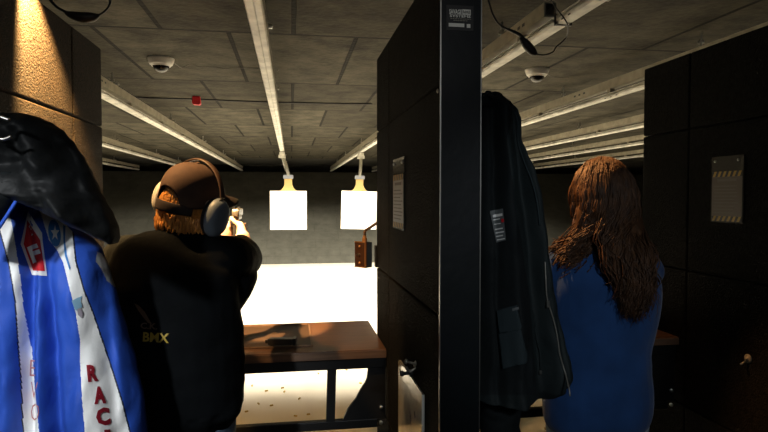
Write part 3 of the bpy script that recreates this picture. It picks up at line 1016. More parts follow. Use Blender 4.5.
# left hand wraps from the left over the right fingers
hand(bm, wrL, g + Vector((-0.034, -0.012, -0.012)), (0, 0, 1), -1,
     [[g + Vector((-0.036, 0.006, dz)), g + Vector((-0.024, 0.046, dz)), g + Vector((0.010, 0.060, dz - 0.002)), g + Vector((0.038, 0.036, dz - 0.002))] for dz in (0.012, -0.007, -0.026, -0.044)],
     [g + Vector((-0.034, -0.016, 0.012)), g + Vector((-0.038, 0.010, 0.030)), g + Vector((-0.034, 0.040, 0.036)), g + Vector((-0.032, 0.056, 0.037))])
hipR, knR, anR = (-0.29, 1.95, 0.88), (-0.27, 2.0, 0.49), (-0.25, 1.98, 0.09)
hipL, knL, anL = (-0.47, 1.93, 0.88), (-0.50, 1.93, 0.49), (-0.53, 1.85, 0.09)
leg_lofts(bm, hipR, knR, anR, toe=(-0.22, 2.16, 0.035))
leg_lofts(bm, hipL, knL, anL, toe=(-0.55, 2.03, 0.035))
body = obj('body', remesh(bm, 0.0045, 3), M['skin'], man)
eyes(HM, man)
shoe('shoe', anR, (-0.22, 2.16, 0), man)
shoe('shoe', anL, (-0.55, 2.03, 0), man)
bm = NB()
loft(bm, [hipR, Vector(hipR).lerp(Vector(knR), .5), knR, Vector(knR).lerp(Vector(anR), .5), Vector(anR) + Vector((0, 0, -0.01))], [0.108, 0.095, 0.078, 0.074, 0.070], seg=18)
loft(bm, [hipL, Vector(hipL).lerp(Vector(knL), .5), knL, Vector(knL).lerp(Vector(anL), .5), Vector(anL) + Vector((0, 0, -0.01))], [0.108, 0.095, 0.078, 0.074, 0.070], seg=18)
loft(bm, [(-0.38, 1.93, 0.80), (-0.38, 1.93, 0.98)], [(0.185, 0.13), (0.18, 0.125)], seg=20, sub=1)
me = remesh(bm, 0.010, 5)
displace(me, wrinkle(0.006, 9, (1, 1, 1.6)))
obj('jeans', me, M['jeans'], man)
# jacket
bm = NB()
loft(bm, [(-0.385, 1.93, 0.855), (-0.39, 1.93, 0.90), (-0.39, 1.93, 0.98), (-0.392, 1.94, 1.10), (-0.39, 1.96, 1.24), (-0.385, 1.99, 1.36), (-0.37, 2.0, 1.425), (-0.357, 2.0, 1.465)],
     [(0.195, 0.150), (0.228, 0.168), (0.236, 0.172), (0.236, 0.172), (0.226, 0.168), (0.205, 0.148), (0.150, 0.108), (0.085, 0.08)], seg=28)
loft(bm, [shR + Vector((-0.06, -0.02, 0.0)), shR, (shR + elR) / 2 + Vector((0.010, 0, -0.01)), elR + Vector((0.006, 0, -0.004)), elR.lerp(wrR, 0.4), elR.lerp(wrR, 0.66)], [0.085, 0.082, 0.078, 0.068, 0.054, 0.044], seg=18)
loft(bm, [(-0.245, 1.98, 1.22), (-0.20, 2.08, 1.31), elR + Vector((0.0, -0.03, -0.02))], [0.07, 0.078, 0.06], seg=16)   # baggy underarm
loft(bm, [shL + Vector((0.06, -0.02, 0.0)), shL, (shL + elL) / 2, elL, elL.lerp(wrL, 0.5), elL.lerp(wrL, 0.8)], [0.085, 0.082, 0.076, 0.068, 0.054, 0.044], seg=18)
loft(bm, [(-0.36, 2.0, 1.40), shR + Vector((0, 0, 0.005))], [0.085, 0.078], sub=1)
loft(bm, [(-0.36, 2.0, 1.40), shL + Vector((0, 0, 0.005))], [0.085, 0.078], sub=1)
me = remesh(bm, 0.007, 6)


def mw(co):
    a = wrinkle(0.010, 7, (0.8, 0.8, 1.3), 3.1)(co)
    q = co.x * 0.8 + co.z * 1.0
    b = 0.006 * math.sin(q * 26 + 3 * noise.noise(co * 4)) * max(0, noise.noise(co * 3 + Vector((5, 0, 0))) + 0.25)
    if co.z < 0.93: b += 0.004 * math.sin(co.x * 90)
    return a + b


displace(me, mw)
mj = obj('jacket', me, M['jacket_m'], man)
bm = NB()
cz = Vector((-0.352, 2.003, 1.452))
for k in range(1):
    loft(bm, [cz, cz + Vector((0.006, 0.008, 0.03)), cz + Vector((0.01, 0.012, 0.045))], [(0.083, 0.080), (0.074, 0.074), (0.070, 0.070)], seg=24)
obj('collar', remesh(bm, 0.006, 4), M['jacket_m'], mj)
MB_ = bvh_of(mj)


def px_text(txt, cx, cy, w, h, rot=0.0, skew=0.0, bold=True):
    bm = text_polys(txt, bold)
    xs = [v.co.x for v in bm.verts]
    ys = [v.co.y for v in bm.verts]
    sx, sy = w / (max(xs) - min(xs)), h / (max(ys) - min(ys))
    ox, oy = (max(xs) + min(xs)) / 2, (max(ys) + min(ys)) / 2
    ca, sa = math.cos(rot), math.sin(rot)

    def fn(x, y):
        u, v = (x - ox) * sx, -(y - oy) * sy
        u -= skew * v
        return cx + u * ca - v * sa, cy + u * sa + v * ca
    return bm, fn


bm, fn = px_text('BMX', 156, 337.5, 26, 9.5, 0.06)
obj('lettering', drape(bm, fn, MB_, 0.003), M['gold'], mj)
bm, fn = px_text('C.K.', 149, 326, 17, 6.5, 0.06)
obj('lettering', drape(bm, fn, MB_, 0.003), M['conduit'], mj)
bm = poly2d([(134, 303), (139, 305.5), (145, 312), (149, 319), (152, 324), (148, 323), (143, 317), (138, 310)])
obj('emblem', drape(bm, lambda x, y: (x, y), MB_, 0.003), M['conduit'], mj)

# hair below the cap
bm = NB()
rh = random.Random(3)
R3 = HM.to_3x3()
base = NB()
ell(base, HM @ Vector((0, -0.024, -0.028)), (0.079, 0.086, 0.066), R3)
hb = remesh(base, 0.007, 2)
displace(hb, wrinkle(0.004, 40, (1, 1, 0.3)))
hm = obj('hair', hb, M['hair_m'], man)
bm = NB()
for i in range(620):
    a = rh.uniform(-1.95, 1.95)          # azimuth from the back of the head
    z = rh.uniform(-0.085, -0.048)
    if abs(a) < 0.55 and rh.random() < 0.75: z = rh.uniform(-0.02, 0.03 - 0.06 * abs(a))
    rr = 1.0
    x0, y0 = math.sin(a) * 0.080, -0.022 - math.cos(a) * 0.088
    p0 = HM @ Vector((x0 * rr, y0 * rr, z))
    ln = rh.uniform(0.02, 0.075)
    if z > -0.04: ln = 0.035
    out = HM.to_3x3() @ Vector((math.sin(a), -math.cos(a), 0))
    sd = HM.to_3x3() @ Vector((math.cos(a), math.sin(a), 0)) * rh.uniform(-0.02, 0.02)
    p1 = p0 + out * 0.006 + Vector((0, 0, -ln * 0.5)) + sd * 0.4
    sd = sd + R3 @ Vector((-0.010, 0, 0))
    p2 = p0 + out * (rh.uniform(-0.002, 0.012) - 0.25 * ln) + Vector((0, 0, -ln)) + sd
    if p2.z < 1.475: p2.z = 1.475 + rh.uniform(0, 0.012)
    loft(bm, [p0, p1, p2], [0.0028, 0.003, 0.0008], seg=5, sub=3, rnd=0)
obj('hair_locks', bm, M['hair_m'], hm, smooth=True)

# cap: crown with an arched gap at the back, strap, brim, button
bm = NB()
nu, nv = 64, 22
cr = Vector((0.0865, 0.113, 0.093))
grid = []
for j in range(nv + 1):
    row = []
    for i in range(nu):
        az = 2 * PI * i / nu                      # 0 = back of head
        zlo = -0.030 + 0.022 * (1 - math.cos(az)) / 2
        da = abs((az + PI) % (2 * PI) - PI)
        gap = 0.62
        if da < gap: zlo = -0.028 + 0.058 * math.sqrt(max(0, 1 - (da / gap) ** 2))
        zz0 = (zlo - 0.022) / cr.z
        ph0 = math.asin(max(-1, min(1, zz0)))
        ph = ph0 + (PI / 2 - ph0) * j / nv
        cp = max(0.0, math.cos(ph)) ** 0.8 if ph > 0 else 1.0
        row.append(bm.verts.new(HM @ Vector((math.sin(az) * cr.x * cp, -0.012 - math.cos(az) * cr.y * cp, 0.022 + cr.z * math.sin(ph)))))
    grid.append(row)
for j in range(nv):
    for i in range(nu):
        f = bm.faces.new((grid[j][i], grid[j][(i + 1) % nu], grid[j + 1][(i + 1) % nu], grid[j + 1][i]))
        az = 2 * PI * (i + 0.5) / nu
        f.material_index = 0
bmesh.ops.remove_doubles(bm, verts=bm.verts, dist=0.0005)
capo = obj('cap', bm, [M['cap'], M['cap_dark']], man, smooth=True)
md = capo.modifiers.new('thick', 'SOLIDIFY')
md.thickness = 0.003
bm = NB()
strap = [HM @ Vector((math.sin(a) * 0.088 * (1 - 0.05 * abs(a) ** 3), -0.012 - math.cos(a) * 0.1145 * (1 - 0.05 * abs(a) ** 3), -0.034)) for a in [-1.05 + 2.1 * k / 14 for k in range(15)]]
loft(bm, strap, [(0.017, 0.003)] * 15, hint=R3 @ Vector((0, 0, 1)), seg=10, sub=1)
obj('back_strap', bm, M['cap_dark'], capo, smooth=True)
bm = NB()
rows = []
for k in range(9):
    t_ = k / 8
    row = []
    for i in range(17):
        s_ = -1 + 2 * i / 16
        xr_ = s_ * (0.080 - 0.006 * t_)
        yb_ = -0.012 + 0.111 * math.sqrt(max(0.0, 1 - (0.92 * s_) ** 2))
        y_ = yb_ + t_ * 0.105 * math.sqrt(max(0, 1 - (s_ * 0.98) ** 2)) ** 0.6
        z_ = 0.022 - 0.028 * s_ * s_ * (0.5 + 0.5 * t_) - 0.014 * t_
        row.append(bm.verts.new(HM @ Vector((xr_, y_, z_))))
    rows.append(row)
for k in range(8):
    for i in range(16):
        bm.faces.new((rows[k][i], rows[k][i + 1], rows[k + 1][i + 1], rows[k + 1][i]))
br = obj('brim', bm, M['cap_dark'], capo, smooth=True)
md = br.modifiers.new('thick', 'SOLIDIFY')
md.thickness = 0.005
obj('button', ell(NB(), HM @ Vector((0, -0.012, 0.116)), (0.008, 0.008, 0.004), R3), M['cap'], capo, smooth=True)

# ear muffs
em = obj('ear_muffs', loft(NB(), [HM @ Vector((math.sin(a) * 0.120, 0.012 - 0.01 * math.cos(a), -0.004 + math.cos(a) * 0.132)) for a in [-1.62 + 3.24 * k / 24 for k in range(25)]],
                           [(0.011, 0.0045)] * 25, hint=R3 @ Vector((0, 1, 0)), seg=10, sub=1), M['band'], man, smooth=True)
for s in (-1, 1):
    ax = R3 @ Vector((s, 0, 0))
    c0 = HM @ Vector((0.094 if s > 0 else -0.104, 0.0, -0.042 if s > 0 else -0.034))

    def cup_ring(d, k):
        return [c0 + ax * d + R3 @ Vector((0, math.sin(2 * PI * i / 28) * 0.046 * k, math.cos(2 * PI * i / 28) * 0.064 * k)) for i in range(28)]

    def cup(prof):
        bm = NB()
        rs = [[bm.verts.new(p) for p in cup_ring(d, k)] for d, k in prof]
        for a_, b_ in zip(rs[:-1], rs[1:]):
            for i in range(28):
                bm.faces.new((a_[i], a_[(i + 1) % 28], b_[(i + 1) % 28], b_[i]))
        bm.faces.new(rs[0])
        bm.faces.new(rs[-1])
        return bm
    cu = obj('ear_cup', cup([(0.014, 1.0), (0.02, 1.03), (0.032, 1.0), (0.043, 0.88), (0.049, 0.65), (0.051, 0.35), (0.0515, 0.1)]), M['cup'] if s > 0 else M['cupsilver'], em, smooth=True)
    obj('cushion', cup([(-0.004, 0.92), (0.002, 1.0), (0.010, 1.0), (0.015, 0.95)]), M['cushion'], cu, smooth=True)
    bm = tube(NB(), [HM @ Vector((s * 0.126, -0.004 + dy, -0.035 + dz)) for dy, dz in ((0.030, 0.01), (0.024, 0.04), (0.012, 0.062))], 0.0032, seg=6)
    tube(bm, [HM @ Vector((s * 0.126, -0.004 + dy, -0.035 + dz)) for dy, dz in ((-0.030, 0.01), (-0.020, 0.04), (0.006, 0.062))], 0.0032, seg=6)
    objs('yoke_wire', bm, M['cable'], cu, smooth=True)

# pistol
gn = thing('pistol', (g.x, g.y, g.z - 0.06), 'pistol gripped in both hands of the man, its bright rear end showing', 'pistol')
bm = prism(NB(), [(-0.022, 0.045), (0.030, 0.045), (0.016, -0.055), (-0.034, -0.055)], (g.x - 0.013, g.y, g.z), (0, 1, 0), (0, 0, 1), (1, 0, 0), 0.026)
obj('grip', bm, M['gun'], gn, bevel=0.005)
bm = box(NB(), (g.x - 0.0145, g.y - 0.045, g.z + 0.058), (g.x + 0.0145, g.y + 0.15, g.z + 0.088))
box(bm, (g.x - 0.012, g.y - 0.035, g.z + 0.042), (g.x + 0.012, g.y + 0.125, g.z + 0.058))
sl = obj('slide', bm, M['gunsteel'], gn, bevel=0.004)
bm = box(NB(), (g.x - 0.013, g.y - 0.036, g.z + 0.088), (g.x - 0.004, g.y - 0.026, g.z + 0.097))
box(bm, (g.x + 0.004, g.y - 0.036, g.z + 0.088), (g.x + 0.013, g.y - 0.026, g.z + 0.097))
box(bm, (g.x - 0.0025, g.y + 0.135, g.z + 0.088), (g.x + 0.0025, g.y + 0.145, g.z + 0.096))
objs('sight', bm, M['gun'], sl)
bm = lathe(NB(), [(0.0115, 0), (0.013, 0.003), (0.013, 0.009), (0.007, 0.011)], (g.x, g.y - 0.046, g.z + 0.073), (0, -1, 0), 14)
obj('hammer', bm, M['gunsteel'], sl)
bm = tube(NB(), [(g.x, g.y + 0.028, g.z + 0.045), (g.x, g.y + 0.032, g.z + 0.018), (g.x, g.y + 0.062, g.z + 0.016), (g.x, g.y + 0.076, g.z + 0.044)], 0.004)
tg = obj('trigger_guard', bm, M['gun'], gn, smooth=True)
obj('trigger', tube(NB(), [(g.x, g.y + 0.046, g.z + 0.045), (g.x, g.y + 0.048, g.z + 0.033), (g.x, g.y + 0.054, g.z + 0.024)], 0.003), M['gun'], gn, smooth=True)

# ------------------------------------------------------------------ the woman
W0 = Vector((1.095, 1.90, 0))
wo = thing('person', W0, 'woman with long wavy brown hair in a royal blue sweater, seen from behind', 'person')
HW = Matrix.Translation((1.076, 1.925, 1.615)) @ Matrix.Rotation(math.radians(19), 4, 'Z') @ Matrix.Rotation(math.radians(-3), 4, 'Y')
bm = NB()
head_lofts(bm, HW, True)
B = lambda x, y, z: Vector((W0.x + x, W0.y + y, z))
loft(bm, [B(-0.02, 0, 0.86), B(-0.02, 0, 0.96), B(-0.015, 0.01, 1.10), B(0, 0.0, 1.26), B(0.005, 0.0, 1.37), B(0.008, 0.005, 1.44)],
     [(0.165, 0.115), (0.165, 0.115), (0.14, 0.10), (0.155, 0.105), (0.13, 0.08), (0.05, 0.05)], seg=20)
wsL, weL, wwL = B(-0.185, 0.02, 1.345), B(-0.20, 0.20, 1.10), B(-0.12, 0.46, 1.03)
wsR, weR, wwR = B(0.172, 0.01, 1.345), B(0.160, 0.22, 1.10), B(0.11, 0.48, 1.03)
for s_, e_, w_ in ((wsL, weL, wwL), (wsR, weR, wwR)):
    loft(bm, [B(0, 0, 1.36), s_], [0.05, 0.045], sub=1)
    loft(bm, [s_, e_, w_], [0.046, 0.038, 0.025], seg=14)


def flat_hand(w, dx, s):
    c = w + Vector((dx, 0.075, -0.028))
    loft(bm, [w, w.lerp(c, 0.5), c], [(0.026, 0.018), (0.036, 0.016), (0.038, 0.013)], seg=14)
    for k, L in enumerate((0.062, 0.072, 0.067, 0.052)):
        x = (k - 1.5) * 0.019 * s
        q = c + Vector((x, -0.005, 0))
        loft(bm, [q, q + Vector((x * .15, L * 0.45, 0.006)), q + Vector((x * .25, L * 0.8, -0.002)), q + Vector((x * .3, L, -0.010))], [0.0095, 0.0085, 0.008, 0.006], seg=10, sub=3)
    q = w.lerp(c, 0.35) + Vector((-0.03 * s, 0, 0))
    loft(bm, [q, q + Vector((-0.022 * s, 0.022, -0.002)), q + Vector((-0.03 * s, 0.05, -0.008))], [0.013, 0.0105, 0.008], seg=10, sub=3)


flat_hand(wwL, 0.01, -1)
flat_hand(wwR, -0.01, 1)
whR, wkR, waR = B(0.075, 0, 0.88), B(0.085, 0.03, 0.48), B(0.09, -0.02, 0.09)
whL, wkL, waL = B(-0.105, 0, 0.88), B(-0.12, 0.03, 0.48), B(-0.13, -0.02, 0.09)
leg_lofts(bm, whR, wkR, waR, 0.92, toe=B(0.11, 0.15, 0.035))
leg_lofts(bm, whL, wkL, waL, 0.92, toe=B(-0.16, 0.15, 0.035))
obj('body', remesh(bm, 0.0048, 3), M['skin'], wo)
eyes(HW, wo)
shoe('shoe', waR, B(0.11, 0.15, 0), wo)
shoe('shoe', waL, B(-0.16, 0.15, 0), wo)
bm = NB()
for h_, k_, a_ in ((whR, wkR, waR), (whL, wkL, waL)):
    loft(bm, [h_, h_.lerp(k_, .5), k_, k_.lerp(a_, .5), a_ + Vector((0, 0, -0.01))], [0.100, 0.088, 0.070, 0.066, 0.062], seg=18)
loft(bm, [B(-0.02, 0, 0.82), B(-0.02, 0, 0.98)], [(0.182, 0.128), (0.178, 0.125)], seg=20, sub=1)
me = remesh(bm, 0.010, 5)
displace(me, wrinkle(0.004, 10, (1, 1, 1.6)))
obj('jeans', me, M['jeans_l'], wo)
bm = NB()
loft(bm, [B(-0.022, -0.002, 0.80), B(-0.022, -0.002, 0.84), B(-0.022, 0, 0.95), B(-0.018, 0.005, 1.08), B(-0.005, 0.0, 1.22), B(0.002, 0.0, 1.33), B(0.006, 0.003, 1.40), B(0.008, 0.006, 1.435)],
     [(0.188, 0.138), (0.198, 0.146), (0.200, 0.146), (0.190, 0.140), (0.210, 0.140), (0.204, 0.128), (0.145, 0.094), (0.066, 0.066)], seg=28)
for s_, e_, w_ in ((wsL, weL, wwL), (wsR, weR, wwR)):
    loft(bm, [B(0, 0, 1.355), s_ + Vector((0, 0, 0.004))], [0.068, 0.064], sub=1)
    loft(bm, [s_, s_.lerp(e_, .5), e_, e_.lerp(w_, .55), w_ + (w_ - e_).normalized() * -0.01], [0.066, 0.064, 0.056, 0.048, 0.036], seg=18)
me = remesh(bm, 0.007, 7)


def ww(co):
    a = wrinkle(0.007, 6.5, (0.9, 0.9, 1.2), 8.4)(co)
    b = 0.005 * math.sin((co.x * 0.9 - co.z * 0.8) * 30 + 3 * noise.noise(co * 3.5)) * max(0, noise.noise(co * 3.0 + Vector((2, 9, 0))) + 0.2)
    return a + b


displace(me, ww)
obj('sweater', me, M['sweater'], wo)

# hair: volume plus wavy locks
rh = random.Random(11)
RW = HW.to_3x3()
bm = NB()
ell(bm, HW @ Vector((0, -0.026, 0.026)), (0.093, 0.102, 0.100), RW)
loft(bm, [HW @ Vector((0.0, -0.05, -0.01)), B(0.02, -0.06, 1.49), B(0.025, -0.13, 1.38), B(0.04, -0.165, 1.29), B(0.05, -0.165, 1.24)],
     [(0.092, 0.062), (0.095, 0.055), (0.088, 0.038), (0.055, 0.022), (0.02, 0.010)], hint=(1, 0.2, 0), seg=20)
loft(bm, [HW @ Vector((-0.06, -0.02, -0.02)), B(-0.085, -0.03, 1.49), B(-0.13, -0.03, 1.42), B(-0.165, 0.01, 1.385)], [(0.04, 0.05), (0.05, 0.045), (0.042, 0.034), (0.015, 0.012)], seg=16)
hb = remesh(bm, 0.007, 4)
displace(hb, lambda co: 0.010 * noise.noise(Vector((co.x * 22, co.y * 22, co.z * 9))))
hw = obj('hair', hb, M['hair_w'], wo)
bm = NB()
for c_ in range(170):
    a = rh.uniform(-2.25, 2.0)              # azimuth from back of head; negative = her left
    el = rh.uniform(0.05, 1.45)
    ph, amp = rh.uniform(0, 2.0) + a * 1.3, rh.uniform(0.005, 0.013)
    kk, zz1, zz2 = rh.uniform(0.97, 1.05), rh.uniform(-0.015, 0.02), rh.uniform(-0.02, 0.02)
    s_ = a / 2.05 + rh.uniform(-0.18, 0.18)
    u = (s_ + 0.42) / 1.42
    left_ = s_ < -0.36
    if left_:
        p3 = B(-0.095 + rh.uniform(-0.035, 0.035), -0.055 + rh.uniform(-0.03, 0.05), 1.46 + rh.uniform(-0.03, 0.03))
        p4 = B(-0.15 + rh.uniform(-0.055, 0.06), -0.03 + rh.uniform(-0.06, 0.06), 1.395 + rh.uniform(-0.04, 0.04))
    else:
        p3 = B(-0.08 + u * 0.15 + rh.uniform(-0.02, 0.02), -0.115 - 0.02 * u + rh.uniform(-0.02, 0.012), 1.43 + rh.uniform(-0.02, 0.02))
        p4 = B(-0.045 + u * 0.105 + rh.uniform(-0.02, 0.02), -0.165 + rh.uniform(-0.02, 0.012), 1.335 + rh.uniform(-0.025, 0.025))
        ze = 1.31 - 0.10 * (1 - abs(u - 0.6)) * rh.uniform(0.3, 1.1)
        p5 = B(-0.02 + u * 0.060 + rh.uniform(-0.03, 0.03), -0.17 + rh.uniform(-0.02, 0.012), ze)
    for q_ in range(13):
        a2, e2 = a + rh.uniform(-0.10, 0.10), min(1.5, max(0.0, el + rh.uniform(-0.12, 0.12)))
        ce, se = math.cos(e2), math.sin(e2)
        jit = Vector((rh.gauss(0, 0.008), rh.gauss(0, 0.006), rh.gauss(0, 0.004)))
        p0 = HW @ Vector((math.sin(a2) * 0.094 * ce, -0.026 - math.cos(a2) * 0.103 * ce, 0.026 + 0.102 * se))
        p1 = HW @ Vector((math.sin(a2) * 0.102 * kk, -0.026 - math.cos(a2) * 0.108 * kk, 0.01 + zz1))
        p2 = HW @ Vector((math.sin(a2) * 0.104 * kk, -0.036 - math.cos(a2) * 0.097 * kk, -0.075 + zz2))
        end = Vector((rh.gauss(0, 0.010), rh.gauss(0, 0.006), rh.gauss(0, 0.02)))
        pts = [p0, p1, p2 + jit * 0.6, p3 + jit, p4 + jit + end * (1 if left_ else 0.3)] + ([] if left_ else [p5 + jit + end])
        rad = [0.0016, 0.0022, 0.0022, 0.0020, 0.0018, 0.0005][:len(pts)]
        pth = catmull(pts, 6)
        n, L = len(pth), 0
        ph2 = ph + rh.gauss(0, 0.25)
        for j, p in enumerate(pth):
            if j: L += (p - pth[j - 1]).length
            w_ = amp * min(1, max(0, (j / n - 0.12) * 2.5))
            pth[j] = p + Vector((math.sin(L * 52 + ph2), math.cos(L * 52 + ph2) * 0.7, 0)) * w_
        rv = catmull([Vector((r, 0, 0)) for r in rad], 6)
        loft(bm, pth, [v.x for v in rv], seg=4, sub=1, rnd=0)
obj('hair_locks', bm, M['hair_w'], hw, smooth=True)


# ================================================================== hanging clothes
def garment(yc, ztab, zbot, ztop, left, right, depth, folds, nu=260, nv=240, amp=1.0):
    """closed hanging bundle. left/right: outline pixels by row on the plane Y=yc; folds(s, t, x, z) adds relief towards the viewer"""
    bm = NB()
    rows = []
    nb = 40
    for j in range(nv + 1):
        py = ztab[0] + (ztab[1] - ztab[0]) * j / nv
        xl, xr = P(interp(left, py), py, Y=yc), P(interp(right, py), py, Y=yc)
        d = interp(depth, py)
        row = []
        for i in range(nu + 1):
            s = -1 + 2 * i / nu
            s = math.sin(s * PI / 2) * 0.35 + s * 0.65
            x = (xl.x + xr.x) / 2 + s * (xr.x - xl.x) / 2
            z = (xl.z * (1 - s) + xr.z * (1 + s)) / 2
            prof = max(0, 1 - s * s) ** 0.5
            pxx = interp(left, py) * (1 - s) / 2 + interp(right, py) * (1 + s) / 2
            y = yc - d * prof - folds(pxx, py) * min(1, prof * 2.2) * amp
            row.append(bm.verts.new((x, y, z)))
        for i in range(1, nb):
            s = 1 - 2 * i / nb
            x = (xl.x + xr.x) / 2 + s * (xr.x - xl.x) / 2
            z = (xl.z * (1 - s) + xr.z * (1 + s)) / 2
            prof = max(0, 1 - s * s) ** 0.5
            row.append(bm.verts.new((x, yc + d * 0.35 * prof, z)))
        rows.append(row)
    n = len(rows[0])
    for a, b in zip(rows[:-1], rows[1:]):
        for i in range(n):
            bm.faces.new((a[i], a[(i + 1) % n], b[(i + 1) % n], b[i]))
    bm.faces.new(rows[0])
    bm.faces.new(rows[-1][::-1])
    return bm


def gv(x, c, w): return math.exp(-((x - c) / w) ** 2)


# -- blue racing jacket on the left divider
def bfold(x, y):
    v = 0.0
    t = (y - 190) / 250
    v -= 0.055 * gv(x, 39 + 12 * t + 6 * math.sin(t * 5), 7 + 3 * t) * min(1, max(0, (y - 215) / 60) + 0.35)      # deep valley between the fronts
    v -= 0.030 * gv(x, 58 + 20 * t, 6) * min(1, max(0, (y - 240) / 60))
    v += 0.022 * gv(x, 48 + 15 * t, 7)
    v += 0.020 * gv(x, 12 + 18 * t, 12)
    v -= 0.020 * gv(x, -6 + 8 * t, 8)
    v += 0.022 * gv(x, 80 + 28 * t, 16)
    v -= 0.012 * gv(x, 104 + 24 * t, 7)
    v += 0.010 * gv(x, 118 + 14 * t, 8)
    p = Vector((x * 0.035, y * 0.016, 1.3))
    v += 0.016 * noise.noise(p) + 0.008 * noise.noise(p * 2.7)
    d = (x * 0.55 + y) * 0.06
    v += 0.0022 * math.sin(d * 2.2 + 3 * noise.noise(p * 1.5)) * max(0, noise.noise(p * 1.2 + Vector((3, 3, 0))) + 0.3)
    return v


BY = 1.60
bj = thing('racing_jacket', (-0.62, BY, 0.8), 'royal blue and white racing jacket with red F patch hung on the left divider', 'jacket')
left = [(165, -14), (200, -18), (300, -20), (432, -21), (520, -21)]
right = [(165, 20), (185, 42), (205, 62), (220, 78), (235, 92), (250, 103), (268, 110), (300, 119), (330, 128), (360, 137), (400, 145), (432, 148), (520, 149)]
bm = garment(BY, (168, 520), 0, 0, left, right, [(165, 0.05), (220, 0.10), (300, 0.13), (520, 0.14)], bfold, nu=330, nv=380)
stripe1 = [(-8, 168), (0, 186), (8, 205), (14, 235), (20, 275), (24, 310), (32, 350), (35, 390), (39, 432), (42, 520), (18, 520), (23, 432), (21, 380), (17, 330), (15, 300), (8, 260), (-2, 225), (-10, 200)]
stripe2 = [(40, 211), (46, 203), (62, 221), (73, 232), (76, 262), (84, 290), (94, 315), (103, 342), (113, 372), (123, 404), (130, 432), (144, 500), (140, 520), (84, 520), (85, 432), (82, 400), (80, 360), (80, 340), (76, 315), (70, 290), (63, 262), (57, 250), (49, 240)]
cuff = [(97, 252), (103, 254), (111, 268), (118, 284), (115, 287), (107, 281), (101, 268), (96, 262)]
pip2 = [(73, 232), (76, 262), (84, 290), (94, 315), (103, 342), (113, 372), (123, 404), (130, 432), (144, 500)]


def near_line(x, y, line, w, off=0):
    for (x0, y0), (x1, y1) in zip(line[:-1], line[1:]):
        if min(y0, y1) <= y <= max(y0, y1) and y1 != y0:
            xl = x0 + (x1 - x0) * (y - y0) / (y1 - y0) + off
            return abs(x - xl) < w
    return False


pip1 = [(-10, 200), (-2, 225), (8, 260), (15, 300), (17, 330), (21, 380), (23, 432), (18, 520)]
for f in bm.faces:
    c = f.calc_center_median()
    if c.y > BY - 0.004: continue
    x, y = pix(c)
    if near_line(x, y, pip2, 0.8) or near_line(x, y, pip1, 0.7): f.material_index = 2
    elif inpoly(x, y, stripe2) or inpoly(x, y, stripe1): f.material_index = 1
    elif inpoly(x, y, cuff): f.material_index = 3
bjo = obj('jacket_body', bm, [M['blue'], M['white_n'], M['navy'], M['grey_p']], bj, smooth=True)
BB = bvh_of(bjo)
q = P(12, 172, Y=BY)
obj('hanging_loop', tube(NB(), [(XLD + 0.001, BY, q.z + 0.03), (XLD + 0.03, BY - 0.01, q.z + 0.035), ((XLD + q.x) / 2, BY - 0.02, q.z + 0.015), (q.x, BY - 0.01, q.z - 0.01)], 0.004), M['navy'], bjo, smooth=True)
ID = lambda x, y: (x, y)
# red patch with white border and the letter F
pb = obj('patch_border', drape(poly2d([(28, 211), (42, 233), (42.5, 240), (47, 276), (32, 275), (20.5, 244)]), ID, BB, 0.002, 8), M['white_n'], bjo, smooth=True)
obj('patch', drape(poly2d([(27.5, 220), (40, 240), (44.8, 271), (33, 270.5), (23.5, 244)]), ID, BB, 0.0036, 8), M['red_p'], pb, smooth=True)
bm, fn = px_text('F', 34.8, 253.5, 11, 17.5, -0.36)
obj('lettering', drape(bm, fn, BB, 0.009, 4), M['white_n'], pb)
# star badge
out = [(54.5 + 6.2 * math.sin(2 * PI * k / 24) + 1.5 * math.cos(2 * PI * k / 24) * -1, 233 - 13.5 * math.cos(2 * PI * k / 24)) for k in range(24)]
sb = obj('star_badge', drape(poly2d(out), ID, BB, 0.002, 4), M['patch_b'], bjo, smooth=True)
st = []
for k in range(10):
    r_ = 1.0 if k % 2 == 0 else 0.42
    an = 2 * PI * k / 10
    st.append((55 + 4.6 * r_ * math.sin(an), 233 - 8.4 * r_ * math.cos(an)))
obj('star', drape(poly2d(st), ID, BB, 0.0034, 2), M['white_n'], sb)
bm, fn = px_text('l', 0, 0, 1, 1)
bm.free()
obj('script_line', drape(poly2d([(63, 225), (65.5, 226), (65, 240), (67, 255), (70.5, 268), (69.5, 270), (65, 256), (63.5, 242)]), ID, BB, 0.002, 4), M['patch_b'], bjo)
# small winged motif
obj('motif', drape(poly2d([(71.5, 301), (77, 298), (82, 296), (80.5, 301), (78, 304), (82.5, 307), (79, 308.5), (77, 311), (74.5, 309)]), ID, BB, 0.002, 4), M['bird'], bjo)
obj('motif', drape(poly2d([(77, 309), (80.5, 308), (83, 314), (81.5, 318), (78, 315)]), ID, BB, 0.0025, 3), M['bird2'], bjo)
for ch, cx, cy, w, h in (('R', 92.5, 373, 10.5, 17), ('A', 99.5, 395, 12, 17.5), ('C', 103, 416.5, 14, 18), ('I', 108, 438, 6, 17), ('N', 113, 458, 13, 17), ('G', 118, 480, 14, 17)):
    bm, fn = px_text(ch, cx, cy, w, h, -0.10)
    obj('lettering', drape(bm, fn, BB, 0.0022), M['crimson'], bjo)
# outlined letters running down the other stripe, half lost in the fold
for ch, cx, cy, w, h in (('E', 33.0, 368, 6, 16), ('V', 34.0, 390, 7, 16), ('O', 35.0, 412, 8, 17)):
    bm, fn = px_text(ch, cx, cy, w, h, 0.05, bold=False)
    obj('lettering', drape(bm, fn, BB, 0.0016, 1), M['faint_red'], bjo)

# -- black hooded jacket over it
KY = 1.43


